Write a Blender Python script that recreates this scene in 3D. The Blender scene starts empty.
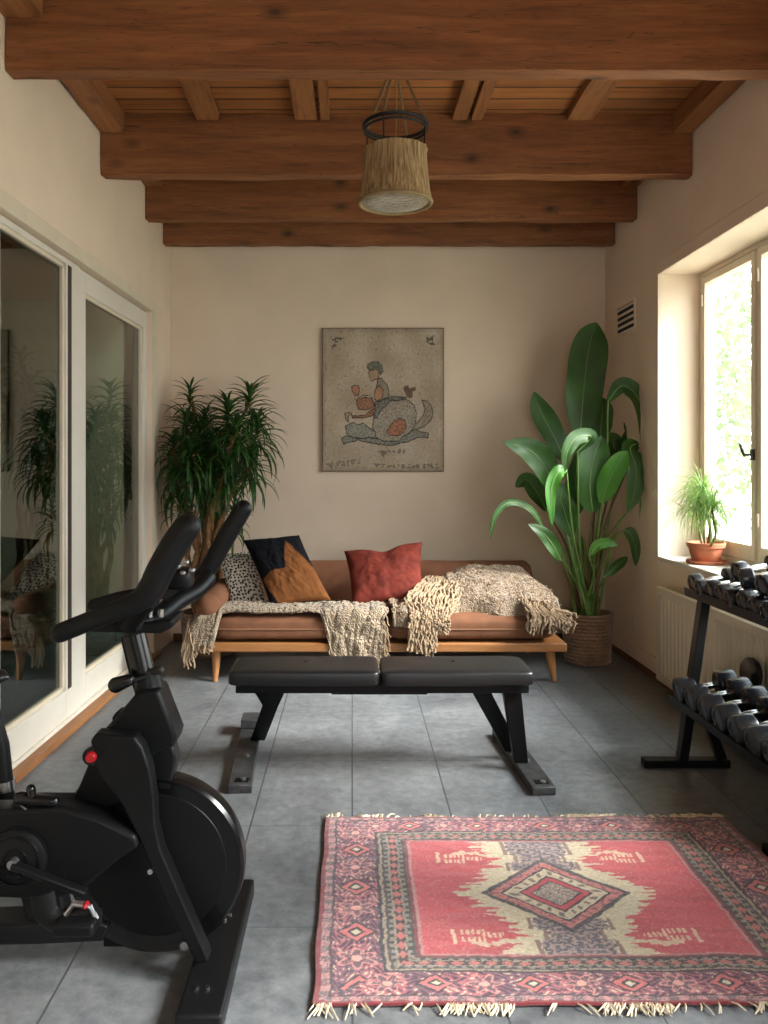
import bpy, math, random
from mathutils import Vector, Matrix, noise

C = bpy.context.scene.collection
sc = bpy.context.scene
PI = math.pi
F, VX, VY, H = 820.0, 352.0, 464.0, 1.35     # focal length in px, vanishing point, eye height

# ------------------------------------------------------------------ camera, world, lights, exposure
cam_d = bpy.data.cameras.new('camera'); cam = bpy.data.objects.new('camera', cam_d); C.objects.link(cam)
cam.location = (0, 0, H); cam.rotation_euler = (PI/2, 0, 0)
cam_d.sensor_width = 36; cam_d.lens = F/1024*36
cam_d.shift_x = (384-VX)/1024; cam_d.shift_y = -(512-VY)/1024
cam_d.clip_end = 200
sc.camera = cam

world = bpy.data.worlds.new('world'); sc.world = world; world.use_nodes = True
wn = world.node_tree.nodes; wl = world.node_tree.links
wtc = wn.new('ShaderNodeTexCoord'); wsep = wn.new('ShaderNodeSeparateXYZ'); wr = wn.new('ShaderNodeValToRGB')
wl.new(wtc.outputs['Generated'], wsep.inputs[0]); wl.new(wsep.outputs['Z'], wr.inputs[0])
wr.color_ramp.elements[0].position = 0.0; wr.color_ramp.elements[0].color = (0.96, 0.97, 0.98, 1)
wr.color_ramp.elements[1].position = 0.9; wr.color_ramp.elements[1].color = (0.76, 0.88, 1.0, 1)
wl.new(wr.outputs[0], wn['Background'].inputs[0]); wn['Background'].inputs[1].default_value = 10.5

def add_sun(energy, direction, angle, color):
    d = bpy.data.lights.new('sun', 'SUN'); d.energy = energy; d.angle = math.radians(angle); d.color = color
    o = bpy.data.objects.new('sun', d); C.objects.link(o)
    o.rotation_euler = Vector(direction).to_track_quat('-Z', 'Y').to_euler(); o.location = (8, -3, 8)
add_sun(24.0, (-1.0, 0.36, -0.80), 26, (1.0, 0.97, 0.94))

def portal(name, loc, size, direction):
    d = bpy.data.lights.new(name, 'AREA'); d.shape = 'RECTANGLE'; d.size, d.size_y = size
    d.cycles.is_portal = True
    o = bpy.data.objects.new(name, d); C.objects.link(o); o.location = loc
    o.rotation_euler = Vector(direction).to_track_quat('-Z', 'Z').to_euler()
portal('portal_side', (2.32, 3.72, 1.66), (2.9, 1.85), (-1, 0, 0))
portal('portal_side_near', (2.32, 0.3, 1.66), (2.5, 1.85), (-1, 0, 0))
portal('portal_front', (0.2, -1.82, 1.45), (1.5, 1.2), (0, 1, 0))

sc.view_settings.view_transform = 'Standard'; sc.view_settings.look = 'None'
sc.view_settings.gamma = 1.0; sc.view_settings.use_curve_mapping = False
sc.view_settings.exposure = 0.0
sc.cycles.max_bounces = 10; sc.cycles.diffuse_bounces = 6; sc.cycles.transparent_max_bounces = 16
sc.cycles.sample_clamp_indirect = 6.0

# ------------------------------------------------------------------ helpers
def hexc(h):
    h = h.lstrip('#'); out = []
    for i in (0, 2, 4):
        c = int(h[i:i+2], 16)/255.0
        out.append(c/12.92 if c <= 0.04045 else ((c+0.055)/1.055)**2.4)
    return tuple(out)
def at(px, py, Y): return Vector(((px-VX)*Y/F, Y, H-(py-VY)*Y/F))
def xw(Y): return -1.38 - 0.028*(6.25-Y)          # left wall face
def smooth(a, b, x):
    t = min(1, max(0, (x-a)/(b-a))); return t*t*(3-2*t)
def lerp(a, b, t): return a+(b-a)*t
def nz(x, y=0.0, z=0.0): return noise.noise(Vector((x, y, z)))

class MB:
    def __init__(s): s.v = []; s.f = []
    def add(s, vs, fs):
        n = len(s.v); s.v += [tuple(p) for p in vs]; s.f += [tuple(i+n for i in f) for f in fs]; return s
    def box(s, x0, x1, y0, y1, z0, z1, m=None):
        p = [Vector((x, y, z)) for z in (z0, z1) for y in (y0, y1) for x in (x0, x1)]
        if m: p = [m @ q for q in p]
        return s.add(p, [(0, 2, 3, 1), (4, 5, 7, 6), (0, 1, 5, 4), (2, 6, 7, 3), (0, 4, 6, 2), (1, 3, 7, 5)])
    def bar(s, a, b, w, h, up=(0, 0, 1)):          # rectangular bar between two points, w along side, h along up
        a, b = Vector(a), Vector(b); t = (b-a).normalized(); u = Vector(up)
        sd = t.cross(u).normalized(); u = sd.cross(t).normalized()
        p = [q + sd*i*w/2 + u*j*h/2 for q in (a, b) for j in (-1, 1) for i in (-1, 1)]
        return s.add(p, [(0, 2, 3, 1), (4, 5, 7, 6), (0, 1, 5, 4), (2, 6, 7, 3), (0, 4, 6, 2), (1, 3, 7, 5)])
    def tube(s, pts, r, n=10, cap=True, round_cap=False, flat=1.0):
        pts = [Vector(p) for p in pts]
        rs = list(r) if isinstance(r, (list, tuple)) else [r]*len(pts)
        if round_cap:
            t0 = (pts[0]-pts[1]).normalized(); t1 = (pts[-1]-pts[-2]).normalized()
            a, b = pts[0], pts[-1]; r0, r1 = rs[0], rs[-1]
            pre = [(a+t0*r0*math.sin(k), r0*math.cos(k)) for k in (1.45, 1.1, 0.75, 0.35)]
            post = [(b+t1*r1*math.sin(k), r1*math.cos(k)) for k in (0.35, 0.75, 1.1, 1.45)]
            pts = [p for p, _ in pre]+pts+[p for p, _ in post]; rs = [q for _, q in pre]+rs+[q for _, q in post]
        vs = []; ref = None
        for i, p in enumerate(pts):
            t = (pts[min(i+1, len(pts)-1)]-pts[max(i-1, 0)])
            t = t.normalized() if t.length > 1e-9 else Vector((0, 0, 1))
            if ref is None:
                ref = Vector((0, 0, 1)) if abs(t.z) < .9 else Vector((1, 0, 0))
            sd = (ref - t*ref.dot(t)).normalized(); ref = sd; up = t.cross(sd)
            for k in range(n):
                a = 2*PI*k/n; vs.append(p + (sd*math.cos(a)*flat+up*math.sin(a))*rs[i])
        fs = [(i*n+k, i*n+(k+1) % n, (i+1)*n+(k+1) % n, (i+1)*n+k) for i in range(len(pts)-1) for k in range(n)]
        if cap: fs += [tuple(reversed(range(n))), tuple(range((len(pts)-1)*n, len(pts)*n))]
        return s.add(vs, fs)
    def lathe(s, prof, n=32, c=(0, 0, 0), m=None):
        vs = []
        for r, z in prof:
            for k in range(n):
                a = 2*PI*k/n; p = Vector((r*math.cos(a), r*math.sin(a), z))
                if m: p = m @ p
                vs.append(p+Vector(c))
        L = len(prof)
        fs = [(i*n+k, i*n+(k+1) % n, (i+1)*n+(k+1) % n, (i+1)*n+k) for i in range(L-1) for k in range(n)]
        fs += [tuple(reversed(range(n))), tuple(range((L-1)*n, L*n))]
        return s.add(vs, fs)
    def prism(s, poly, y0, y1):                    # polygon of (x, z), extruded along Y
        n = len(poly); vs = [(x, y0, z) for x, z in poly]+[(x, y1, z) for x, z in poly]
        fs = [tuple(range(n)), tuple(reversed(range(n, 2*n)))]+[(i, n+i, n+(i+1) % n, (i+1) % n) for i in range(n)]
        return s.add(vs, fs)
    def extrude(s, poly3, d):                      # 3D polygon extruded by vector d
        n = len(poly3); d = Vector(d); vs = [Vector(p) for p in poly3]+[Vector(p)+d for p in poly3]
        fs = [tuple(range(n)), tuple(reversed(range(n, 2*n)))]+[(i, n+i, n+(i+1) % n, (i+1) % n) for i in range(n)]
        return s.add(vs, fs)
    def grid(s, fn, nu, nv, wrap=False):
        vs = [fn(i/nu, j/nv) for j in range(nv+1) for i in range(nu+(0 if wrap else 1))]
        w = nu if wrap else nu+1
        fs = [(j*w+i, j*w+(i+1) % w, (j+1)*w+(i+1) % w, (j+1)*w+i) for j in range(nv) for i in range(nu)]
        return s.add(vs, fs)
    def squad(s, c, ab, e1=.5, e2=.25, nu=56, nv=28, fn=None, m=None):   # superquadric cushion
        def sp(v, e): return math.copysign(abs(v)**e, v)
        vs = []
        for j in range(1, nv):
            la = -PI/2+PI*j/nv
            for i in range(nu):
                lo = -PI+2*PI*i/nu
                p = Vector((sp(math.cos(la), e1)*sp(math.cos(lo), e2)*ab[0], sp(math.cos(la), e1)*sp(math.sin(lo), e2)*ab[1], sp(math.sin(la), e1)*ab[2]))
                if fn: p = fn(p)
                if m: p = m @ p
                vs.append(p+Vector(c))
        for z in (-ab[2], ab[2]):
            p = Vector((0, 0, z)); p = fn(p) if fn else p; p = m @ p if m else p; vs.append(p+Vector(c))
        R = nv-1
        fs = [(j*nu+i, j*nu+(i+1) % nu, (j+1)*nu+(i+1) % nu, (j+1)*nu+i) for j in range(R-1) for i in range(nu)]
        fs += [(R*nu, (i+1) % nu, i) for i in range(nu)]+[(R*nu+1, (R-1)*nu+i, (R-1)*nu+(i+1) % nu) for i in range(nu)]
        return s.add(vs, fs)
    def build(s, name, mat, parent=None, smooth=False, bevel=0, bseg=2, solid=0, local=False, angle=40, subd=0):
        me = bpy.data.meshes.new(name)
        off = Vector(parent.get('_o', (0, 0, 0))) if (parent is not None and not local) else Vector((0, 0, 0))
        me.from_pydata([tuple(Vector(p)-off) for p in s.v], [], s.f); me.update()
        me.materials.append(mat)
        o = bpy.data.objects.new(name, me); C.objects.link(o); o.parent = parent
        if parent is not None and not local: o['_o'] = (0.0, 0.0, 0.0); o['_o'] = tuple(off)
        if smooth:
            me.polygons.foreach_set('use_smooth', [True]*len(me.polygons))
            if smooth != 'all': me.set_sharp_from_angle(angle=math.radians(angle))
        if bevel:
            b = o.modifiers.new('bevel', 'BEVEL'); b.width = bevel; b.segments = bseg; b.limit_method = 'ANGLE'; b.angle_limit = math.radians(35)
            me.polygons.foreach_set('use_smooth', [True]*len(me.polygons))
            b.harden_normals = False
            me.set_sharp_from_angle(angle=math.radians(60)) if not smooth else None
        if solid:
            m = o.modifiers.new('solid', 'SOLIDIFY'); m.thickness = solid; m.offset = 0
        if subd:
            m = o.modifiers.new('sub', 'SUBSURF'); m.levels = subd; m.render_levels = subd
        return o

def thing(name, label, cat, loc=(0, 0, 0), rz=0, group=None):
    o = bpy.data.objects.new(name, None); C.objects.link(o); o.location = loc; o.rotation_euler = (0, 0, rz)
    o.empty_display_size = .1
    o['label'] = label; o['category'] = cat
    if group: o['group'] = group
    o['_o'] = tuple(loc)
    return o
def tag(o, label, cat, group=None):
    o['label'] = label; o['category'] = cat
    if group: o['group'] = group
    return o
def recenter(o):                                   # a one-mesh thing gets its origin at its own base
    me = o.data; n = len(me.vertices); co = [0.0]*(3*n); me.vertices.foreach_get('co', co)
    c = Vector(((min(co[0::3])+max(co[0::3]))/2, (min(co[1::3])+max(co[1::3]))/2, min(co[2::3])))
    me.transform(Matrix.Translation(-c)); o.location = o.location+c
    return o
def struct(o): o['kind'] = 'structure'; return o
def catmull(P, n=8):
    P = [Vector(p) for p in P]; Q = [P[0]*2-P[1]]+P+[P[-1]*2-P[-2]]; out = []
    for i in range(1, len(Q)-2):
        for k in range(n):
            t = k/n; a, b, c, d = Q[i-1], Q[i], Q[i+1], Q[i+2]
            out.append(.5*((2*b)+(c-a)*t+(2*a-5*b+4*c-d)*t*t+(3*b-a-3*c+d)*t**3))
    out.append(P[-1]); return out

# ------------------------------------------------------------------ materials
def newmat(name):
    m = bpy.data.materials.new(name); m.use_nodes = True
    return m, m.node_tree.nodes, m.node_tree.links, m.node_tree.nodes['Principled BSDF']
def coords(N, L, scale=(1, 1, 1), kind='Object', rnd=False, rot=(0, 0, 0)):
    tc = N.new('ShaderNodeTexCoord'); mp = N.new('ShaderNodeMapping'); mp.inputs['Scale'].default_value = scale
    mp.inputs['Rotation'].default_value = rot
    L.new(tc.outputs[kind], mp.inputs[0])
    if rnd:
        oi = N.new('ShaderNodeObjectInfo'); mu = N.new('ShaderNodeMath'); mu.operation = 'MULTIPLY'; mu.inputs[1].default_value = 37
        L.new(oi.outputs['Random'], mu.inputs[0]); L.new(mu.outputs[0], mp.inputs['Location'])
    return mp.outputs[0]
def noisen(N, L, v, scale, detail=4, rough=.55, dist=0):
    n = N.new('ShaderNodeTexNoise'); n.inputs['Scale'].default_value = scale; n.inputs['Detail'].default_value = detail
    n.inputs['Roughness'].default_value = rough; n.inputs['Distortion'].default_value = dist
    if v is not None: L.new(v, n.inputs['Vector'])
    return n.outputs['Fac']
def ramp(N, L, fac, stops):
    r = N.new('ShaderNodeValToRGB'); e = r.color_ramp.elements
    while len(e) > 1: e.remove(e[-1])
    e[0].position = stops[0][0]; e[0].color = tuple(stops[0][1])+(1,)
    for p, c in stops[1:]:
        x = e.new(p); x.color = tuple(c)+(1,)
    L.new(fac, r.inputs[0]); return r.outputs[0]
def mixc(N, L, fac, a, b, mode='MIX'):
    m = N.new('ShaderNodeMix'); m.data_type = 'RGBA'; m.blend_type = mode
    for sock, v in ((m.inputs[0], fac), (m.inputs[6], a), (m.inputs[7], b)):
        if isinstance(v, (int, float)): sock.default_value = v
        elif isinstance(v, tuple): sock.default_value = v+(1,) if len(v) == 3 else v
        else: L.new(v, sock)
    return m.outputs[2]
def bump(N, L, P, h, strength=.3, dist=.01):
    b = N.new('ShaderNodeBump'); b.inputs['Strength'].default_value = strength; b.inputs['Distance'].default_value = dist
    L.new(h, b.inputs['Height']); L.new(b.outputs[0], P.inputs['Normal'])
def basic(name, col, rough=.5, metal=0, var=.0, vscale=8, bstr=0, bscale=60, bdist=.002, spec=None, coat=0, sheen=0, rnd=False):
    m, N, L, P = newmat(name)
    P.inputs['Roughness'].default_value = rough; P.inputs['Metallic'].default_value = metal
    if spec is not None: P.inputs['Specular IOR Level'].default_value = spec
    if coat: P.inputs['Coat Weight'].default_value = coat
    if sheen: P.inputs['Sheen Weight'].default_value = sheen
    v = coords(N, L, rnd=rnd)
    if True:
        n = noisen(N, L, v, vscale, 4)
        k = max(var, .03)
        L.new(ramp(N, L, n, [(.3, tuple(c*(1-k) for c in col)), (.7, tuple(min(1, c*(1+k)) for c in col))]), P.inputs['Base Color'])
    if bstr: bump(N, L, P, noisen(N, L, v, bscale, 3), bstr, bdist)
    return m

M = {}
M['wall'] = basic('plaster', hexc('#dcc8b2'), .9, var=.04, vscale=2.5, bstr=.25, bscale=35, bdist=.004)
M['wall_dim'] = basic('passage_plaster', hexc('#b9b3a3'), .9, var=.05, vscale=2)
M['white'] = basic('white_paint', hexc('#cfc8bb'), .4, var=.03, vscale=6, bstr=.1, bscale=30)
M['cream'] = basic('cream_paint', hexc('#cfc2ab'), .5, var=.05, vscale=6, bstr=.12, bscale=30)
M['radiator'] = basic('radiator_enamel', hexc('#cbbfa6'), .4, var=.03)
M['black'] = basic('black_plastic', (.005, .005, .0055), .42, var=.1, bstr=.08, bscale=400, bdist=.0005, spec=.15)
M['blackm'] = basic('black_powdercoat', (.006, .006, .0065), .38, var=.15, bstr=.1, bscale=300, bdist=.0005, spec=.2)
M['blackg'] = basic('black_gloss', (.004, .004, .0045), .22, var=.1, spec=.35)
M['grip'] = basic('foam_grip', (.005, .005, .0055), .5, var=.1, bstr=.2, bscale=500, bdist=.0005, spec=.18)
M['rubber'] = basic('dumbbell_rubber', (.010, .0105, .012), .24, var=.2, bstr=.1, bscale=100, bdist=.001)
M['vinyl'] = basic('bench_vinyl', (.009, .009, .010), .34, var=.1, bstr=.25, bscale=250, bdist=.0008)
M['chrome'] = basic('chrome', (.6, .6, .6), .25, 1, var=.05)
M['steel'] = basic('worn_steel', (.35, .35, .36), .35, .9, var=.2)
M['footbar'] = basic('worn_foot_bar', (.05, .051, .053), .4, .3, var=.5, vscale=22)
M['red'] = basic('red_plastic', (.32, .008, .012), .3)
M['sofa'] = basic('brown_upholstery', hexc('#734d38'), .88, var=.16, vscale=14, bstr=.4, bscale=260, bdist=.0015, spec=.2)
M['piping'] = basic('sofa_piping', hexc('#80593f'), .8)
M['rust'] = basic('rust_velvet', hexc('#60241a'), .85, var=.35, vscale=16, bstr=.6, bscale=18, bdist=.006, sheen=0, spec=.2)
M['pot'] = basic('terracotta', hexc('#b2694a'), .8, var=.12, vscale=14)
M['soil'] = basic('soil', hexc('#3a2a1e'), .95, var=.3, vscale=60, bstr=.6, bscale=60)
M['stem'] = basic('green_stem', hexc('#5a7a34'), .5, var=.25, vscale=10)
M['stem_dark'] = basic('brownish_stem', hexc('#5b4a2c'), .6, var=.3, vscale=14)
M['bark'] = basic('cane_bark', hexc('#8a6440'), .85, var=.4, vscale=24, bstr=.6, bscale=40, bdist=.004)
M['rope'] = basic('jute_rope', hexc('#8a7350'), .9, var=.2, bstr=.5, bscale=200)
M['iron'] = basic('dark_iron', (.03, .026, .024), .5, .6)
M['gravel'] = basic('outside_paving', hexc('#a8a596'), .9, var=.2, vscale=3)
M['vent_dark'] = basic('vent_shade', (.012, .012, .012), .9)
M['fringe'] = basic('cream_fringe', hexc('#cdbfa6'), .9, var=.15, vscale=30)

def wood(name, base, dark, light, axis, gscale=1.0, knots=True, rough=.65, bstr=.4):
    m, N, L, P = newmat(name); P.inputs['Roughness'].default_value = rough
    st = {'X': (.9, 12, 12), 'Y': (12, .9, 12), 'Z': (12, 12, .9)}[axis]
    v = coords(N, L, tuple(a*gscale for a in st), rnd=True)
    g1 = noisen(N, L, v, 1.6, 8, .65, .6); g2 = noisen(N, L, v, 7, 5, .7, .2)
    c = ramp(N, L, g1, [(.25, dark), (.48, base), (.75, light)])
    c = mixc(N, L, .35, c, ramp(N, L, g2, [(.35, dark), (.6, base), (.8, light)]))
    ck = noisen(N, L, coords(N, L, tuple(a*gscale*x for a, x in zip(st, {'X': (.8, 1.6, 1.6), 'Y': (1.6, .8, 1.6), 'Z': (1.6, 1.6, .8)}[axis])), rnd=True), 1.1, 3, .5, 1.2)
    if knots: c = mixc(N, L, ramp(N, L, ck, [(.494, (0, 0, 0)), (.5, (.75, .75, .75)), (.506, (0, 0, 0))]), c, tuple(x*.35 for x in dark))
    big = noisen(N, L, coords(N, L, rnd=True), 1.3, 3)
    c = mixc(N, L, .5, c, ramp(N, L, big, [(.3, (.55, .5, .45)), (.7, (1, 1, 1))]), 'MULTIPLY')
    if knots:
        kv = coords(N, L, {'X': (2.6, 4.6, 4.6), 'Y': (4.6, 2.6, 4.6), 'Z': (4.6, 4.6, 2.6)}[axis], rnd=True)
        vo = N.new('ShaderNodeTexVoronoi'); vo.inputs['Scale'].default_value = 1.0; L.new(kv, vo.inputs['Vector'])
        k = ramp(N, L, vo.outputs['Distance'], [(.05, (.85, .85, .85)), (.09, (.5, .5, .5)), (.2, (0, 0, 0))])
        c = mixc(N, L, k, c, tuple(x*.3 for x in dark))
    L.new(c, P.inputs['Base Color']); bump(N, L, P, g1, bstr, .008)
    return m
M['beam'] = wood('old_beam_wood', hexc('#8d562f'), hexc('#552f17'), hexc('#ad7343'), 'X')
M['joist'] = wood('joist_wood', hexc('#9a6338'), hexc('#653c1e'), hexc('#b9804c'), 'Y')
M['oak'] = wood('sofa_wood', hexc('#a26d3f'), hexc('#83532a'), hexc('#b58352'), 'X', knots=False, rough=.45, bstr=.1)
M['oakz'] = wood('sofa_leg_wood', hexc('#a87344'), hexc('#87562c'), hexc('#ba8856'), 'Z', knots=False, rough=.45, bstr=.1)
M['sillwood'] = wood('floor_trim_wood', hexc('#96643a'), hexc('#6b4324'), hexc('#ab7a4c'), 'Y', knots=False, rough=.5)
M['brownbase'] = wood('brown_baseboard_wood', hexc('#6f452b'), hexc('#48291a'), hexc('#835538'), 'Y', knots=False)

def planks():
    m, N, L, P = newmat('ceiling_planks'); P.inputs['Roughness'].default_value = .7
    tc = N.new('ShaderNodeTexCoord'); sp = N.new('ShaderNodeSeparateXYZ'); L.new(tc.outputs['Object'], sp.inputs[0])
    d = N.new('ShaderNodeMath'); d.operation = 'MULTIPLY'; d.inputs[1].default_value = 1/.135; L.new(sp.outputs['Y'], d.inputs[0])
    fl = N.new('ShaderNodeMath'); fl.operation = 'FLOOR'; L.new(d.outputs[0], fl.inputs[0])
    fr = N.new('ShaderNodeMath'); fr.operation = 'FRACT'; L.new(d.outputs[0], fr.inputs[0])
    wn_ = N.new('ShaderNodeTexWhiteNoise'); wn_.noise_dimensions = '1D'; L.new(fl.outputs[0], wn_.inputs['W'])
    mp = N.new('ShaderNodeMapping'); mp.inputs['Scale'].default_value = (.9, 14, 14); L.new(tc.outputs['Object'], mp.inputs[0])
    L.new(wn_.outputs['Color'], mp.inputs['Location'])
    g = noisen(N, L, mp.outputs[0], 1.5, 8, .65, .5)
    c = ramp(N, L, g, [(.25, hexc('#6a3c1a')), (.5, hexc('#9c6231')), (.75, hexc('#b9793f'))])
    c = mixc(N, L, .6, c, ramp(N, L, wn_.outputs['Value'], [(0, (.55, .5, .45)), (1, (1.1, 1.05, 1))]), 'MULTIPLY')
    seam = ramp(N, L, fr.outputs[0], [(0, (0, 0, 0)), (.05, (0, 0, 0)), (.09, (1, 1, 1)), (.96, (1, 1, 1)), (1, (0, 0, 0))])
    c = mixc(N, L, .85, c, seam, 'MULTIPLY')
    L.new(c, P.inputs['Base Color']); bump(N, L, P, seam, .6, .01)
    return m
M['planks'] = planks()

def tiles():
    m, N, L, P = newmat('slate_tiles')
    v = coords(N, L)
    mp = N.new('ShaderNodeMapping'); mp.inputs['Rotation'].default_value = (0, 0, PI/2); L.new(v, mp.inputs[0])
    # joints: columns every .38 m starting at x = 0, rows every .67 m
    sp = N.new('ShaderNodeSeparateXYZ'); L.new(v, sp.inputs[0])
    def joint(sock, pitch, off):
        a = N.new('ShaderNodeMath'); a.operation = 'MULTIPLY_ADD'; a.inputs[1].default_value = 1/pitch; a.inputs[2].default_value = off
        L.new(sock, a.inputs[0])
        f = N.new('ShaderNodeMath'); f.operation = 'FRACT'; L.new(a.outputs[0], f.inputs[0])
        g = N.new('ShaderNodeMath'); g.operation = 'FLOOR'; L.new(a.outputs[0], g.inputs[0])
        w = .0022/pitch
        return ramp(N, L, f.outputs[0], [(0, (1, 1, 1)), (w, (1, 1, 1)), (w*1.8, (0, 0, 0)), (1-w*1.8, (0, 0, 0)), (1-w, (1, 1, 1))]), g.outputs[0]
    jx, ix = joint(sp.outputs['X'], .38, 10.0); jy, iy = joint(sp.outputs['Y'], .669, 10-3.727/.669+0)
    jy = mixc(N, L, .5, jy, (0.0, 0.0, 0.0)); j = mixc(N, L, 1.0, jx, jy, 'LIGHTEN')
    cb = N.new('ShaderNodeCombineXYZ'); L.new(ix, cb.inputs[0]); L.new(iy, cb.inputs[1])
    w_ = N.new('ShaderNodeTexWhiteNoise'); L.new(cb.outputs[0], w_.inputs['Vector'])
    n1 = noisen(N, L, v, 3.2, 7, .62, .8); n2 = noisen(N, L, v, 22, 5, .7)
    c = ramp(N, L, n1, [(.28, hexc('#4b4e52')), (.5, hexc('#65686b')), (.72, hexc('#85888a'))])
    c = mixc(N, L, .45, c, ramp(N, L, n2, [(.3, hexc('#43464a')), (.7, hexc('#8a8c8e'))]))
    c = mixc(N, L, .35, c, ramp(N, L, w_.outputs['Value'], [(0, (.8, .8, .8)), (1, (1.0, 1.0, 1.0))]), 'MULTIPLY')
    c = mixc(N, L, j, c, hexc('#45484a'))
    L.new(c, P.inputs['Base Color'])
    L.new(ramp(N, L, n1, [(.3, (.34,)*3), (.7, (.52,)*3)]), P.inputs['Roughness'])
    ad = N.new('ShaderNodeMath'); ad.operation = 'SUBTRACT'; L.new(n2, ad.inputs[0]); L.new(j, ad.inputs[1])
    bump(N, L, P, ad.outputs[0], .3, .003)
    return m
M['tiles'] = tiles()

def glass(name, tint=(1, 1, 1), f0=.04, gain=1.0):
    m, N, L, P = newmat(name); N.remove(P)
    lw = N.new('ShaderNodeLayerWeight'); lw.inputs['Blend'].default_value = .5
    pw = N.new('ShaderNodeMath'); pw.operation = 'POWER'; pw.inputs[1].default_value = 5; L.new(lw.outputs['Facing'], pw.inputs[0])
    ma = N.new('ShaderNodeMath'); ma.operation = 'MULTIPLY_ADD'; ma.inputs[1].default_value = 1-f0; ma.inputs[2].default_value = f0; L.new(pw.outputs[0], ma.inputs[0])
    tr = N.new('ShaderNodeBsdfTransparent'); tr.inputs[0].default_value = tint+(1,)
    gl = N.new('ShaderNodeBsdfGlossy'); gl.inputs['Roughness'].default_value = .004; gl.inputs[0].default_value = (gain, gain, gain, 1)
    mx = N.new('ShaderNodeMixShader'); L.new(ma.outputs[0], mx.inputs[0]); L.new(tr.outputs[0], mx.inputs[1]); L.new(gl.outputs[0], mx.inputs[2])
    L.new(mx.outputs[0], N['Material Output'].inputs[0]); return m
M['glass'] = glass('window_glass', (.95, .97, .96))
M['doorglass'] = glass('door_glass', (.40, .47, .42), .09)

def leafmat(name, a, b, trans=.3, rough=.4, scale=6, tcol=None):
    m, N, L, P = newmat(name); P.inputs['Roughness'].default_value = rough
    v = coords(N, L)
    c = ramp(N, L, noisen(N, L, v, scale, 4), [(.3, a), (.7, b)])
    L.new(c, P.inputs['Base Color'])
    t = N.new('ShaderNodeBsdfTranslucent')
    if tcol: t.inputs[0].default_value = tcol+(1,)
    else: L.new(c, t.inputs[0])
    mx = N.new('ShaderNodeMixShader'); mx.inputs[0].default_value = trans
    L.new(P.outputs[0], mx.inputs[1]); L.new(t.outputs[0], mx.inputs[2]); L.new(mx.outputs[0], N['Material Output'].inputs[0])
    return m
M['drac'] = leafmat('dracaena_leaf', hexc('#1d3a17'), hexc('#3f6a2a'), .25, .42, 14)
M['bird'] = leafmat('paradise_leaf', hexc('#213f17'), hexc('#3a6224'), .22, .5, 5, hexc('#4f8a2c'))
M['birdl'] = leafmat('paradise_bright_leaf', hexc('#2f6a22'), hexc('#548f33'), .40, .38, 5, hexc('#86c23c'))  # lighter copy for bright leaves; backlight is put partly into the colour
M['rib'] = basic('leaf_midrib', hexc('#6f9150'), .5)
M['spider'] = leafmat('sill_plant_leaf', hexc('#54803a'), hexc('#93ad5c'), .4, .45, 20)
M['tree'] = leafmat('tree_leaf', hexc('#667f50'), hexc('#8ea377'), .3, .7, 3)

def attrmat(name, rough=.9, bscale=300, bstr=.4, bdist=.002, sheen=0, nvar=.2, nscale=60):
    m, N, L, P = newmat(name); P.inputs['Roughness'].default_value = rough; P.inputs['Sheen Weight'].default_value = sheen
    a = N.new('ShaderNodeVertexColor'); a.layer_name = 'Col'
    v = coords(N, L)
    c = mixc(N, L, nvar, a.outputs[0], ramp(N, L, noisen(N, L, v, nscale, 4), [(.3, (.45,)*3), (.7, (1.2,)*3)]), 'MULTIPLY')
    L.new(c, P.inputs['Base Color']); bump(N, L, P, noisen(N, L, v, bscale, 3), bstr, bdist)
    P.inputs['Specular IOR Level'].default_value = .2
    return m
def paint(o, fn, nvert):
    me = o.data; a = me.color_attributes.new('Col', 'FLOAT_COLOR', 'POINT'); buf = []
    for i in range(nvert): buf += list(fn(i))+[1.0]
    a.data.foreach_set('color', buf)

def knit(name, a, b, vs=55, bstr=.9, bdist=.01):
    m, N, L, P = newmat(name); P.inputs['Roughness'].default_value = .95; P.inputs['Sheen Weight'].default_value = .3
    v = coords(N, L)
    vo = N.new('ShaderNodeTexVoronoi'); vo.inputs['Scale'].default_value = vs; L.new(v, vo.inputs['Vector'])
    n = noisen(N, L, v, 9, 4)
    c = ramp(N, L, n, [(.3, a), (.7, b)])
    c = mixc(N, L, .5, c, ramp(N, L, vo.outputs['Distance'], [(.2, (1, 1, 1)), (.75, (.5, .46, .4))]), 'MULTIPLY')
    L.new(c, P.inputs['Base Color'])
    inv = N.new('ShaderNodeMath'); inv.operation = 'SUBTRACT'; inv.inputs[0].default_value = 1; L.new(vo.outputs['Distance'], inv.inputs[1])
    bump(N, L, P, inv.outputs[0], bstr, bdist)
    return m
M['knit'] = knit('knitted_throw', hexc('#85735e'), hexc('#a39079'), 95)
M['fluff'] = knit('fluffy_throw', hexc('#84705c'), hexc('#a4907a'), 110)
M['yarn'] = basic('throw_yarn', hexc('#8f7961'), .95, var=.2, vscale=25, bstr=.6, bscale=220)
M['basket'] = knit('woven_basket', hexc('#7a5d44'), hexc('#94745a'), 60, .8, .006)
M['basket_far'] = knit('pale_basket', hexc('#8f8470'), hexc('#a89b84'), 60, .8, .006)
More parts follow.
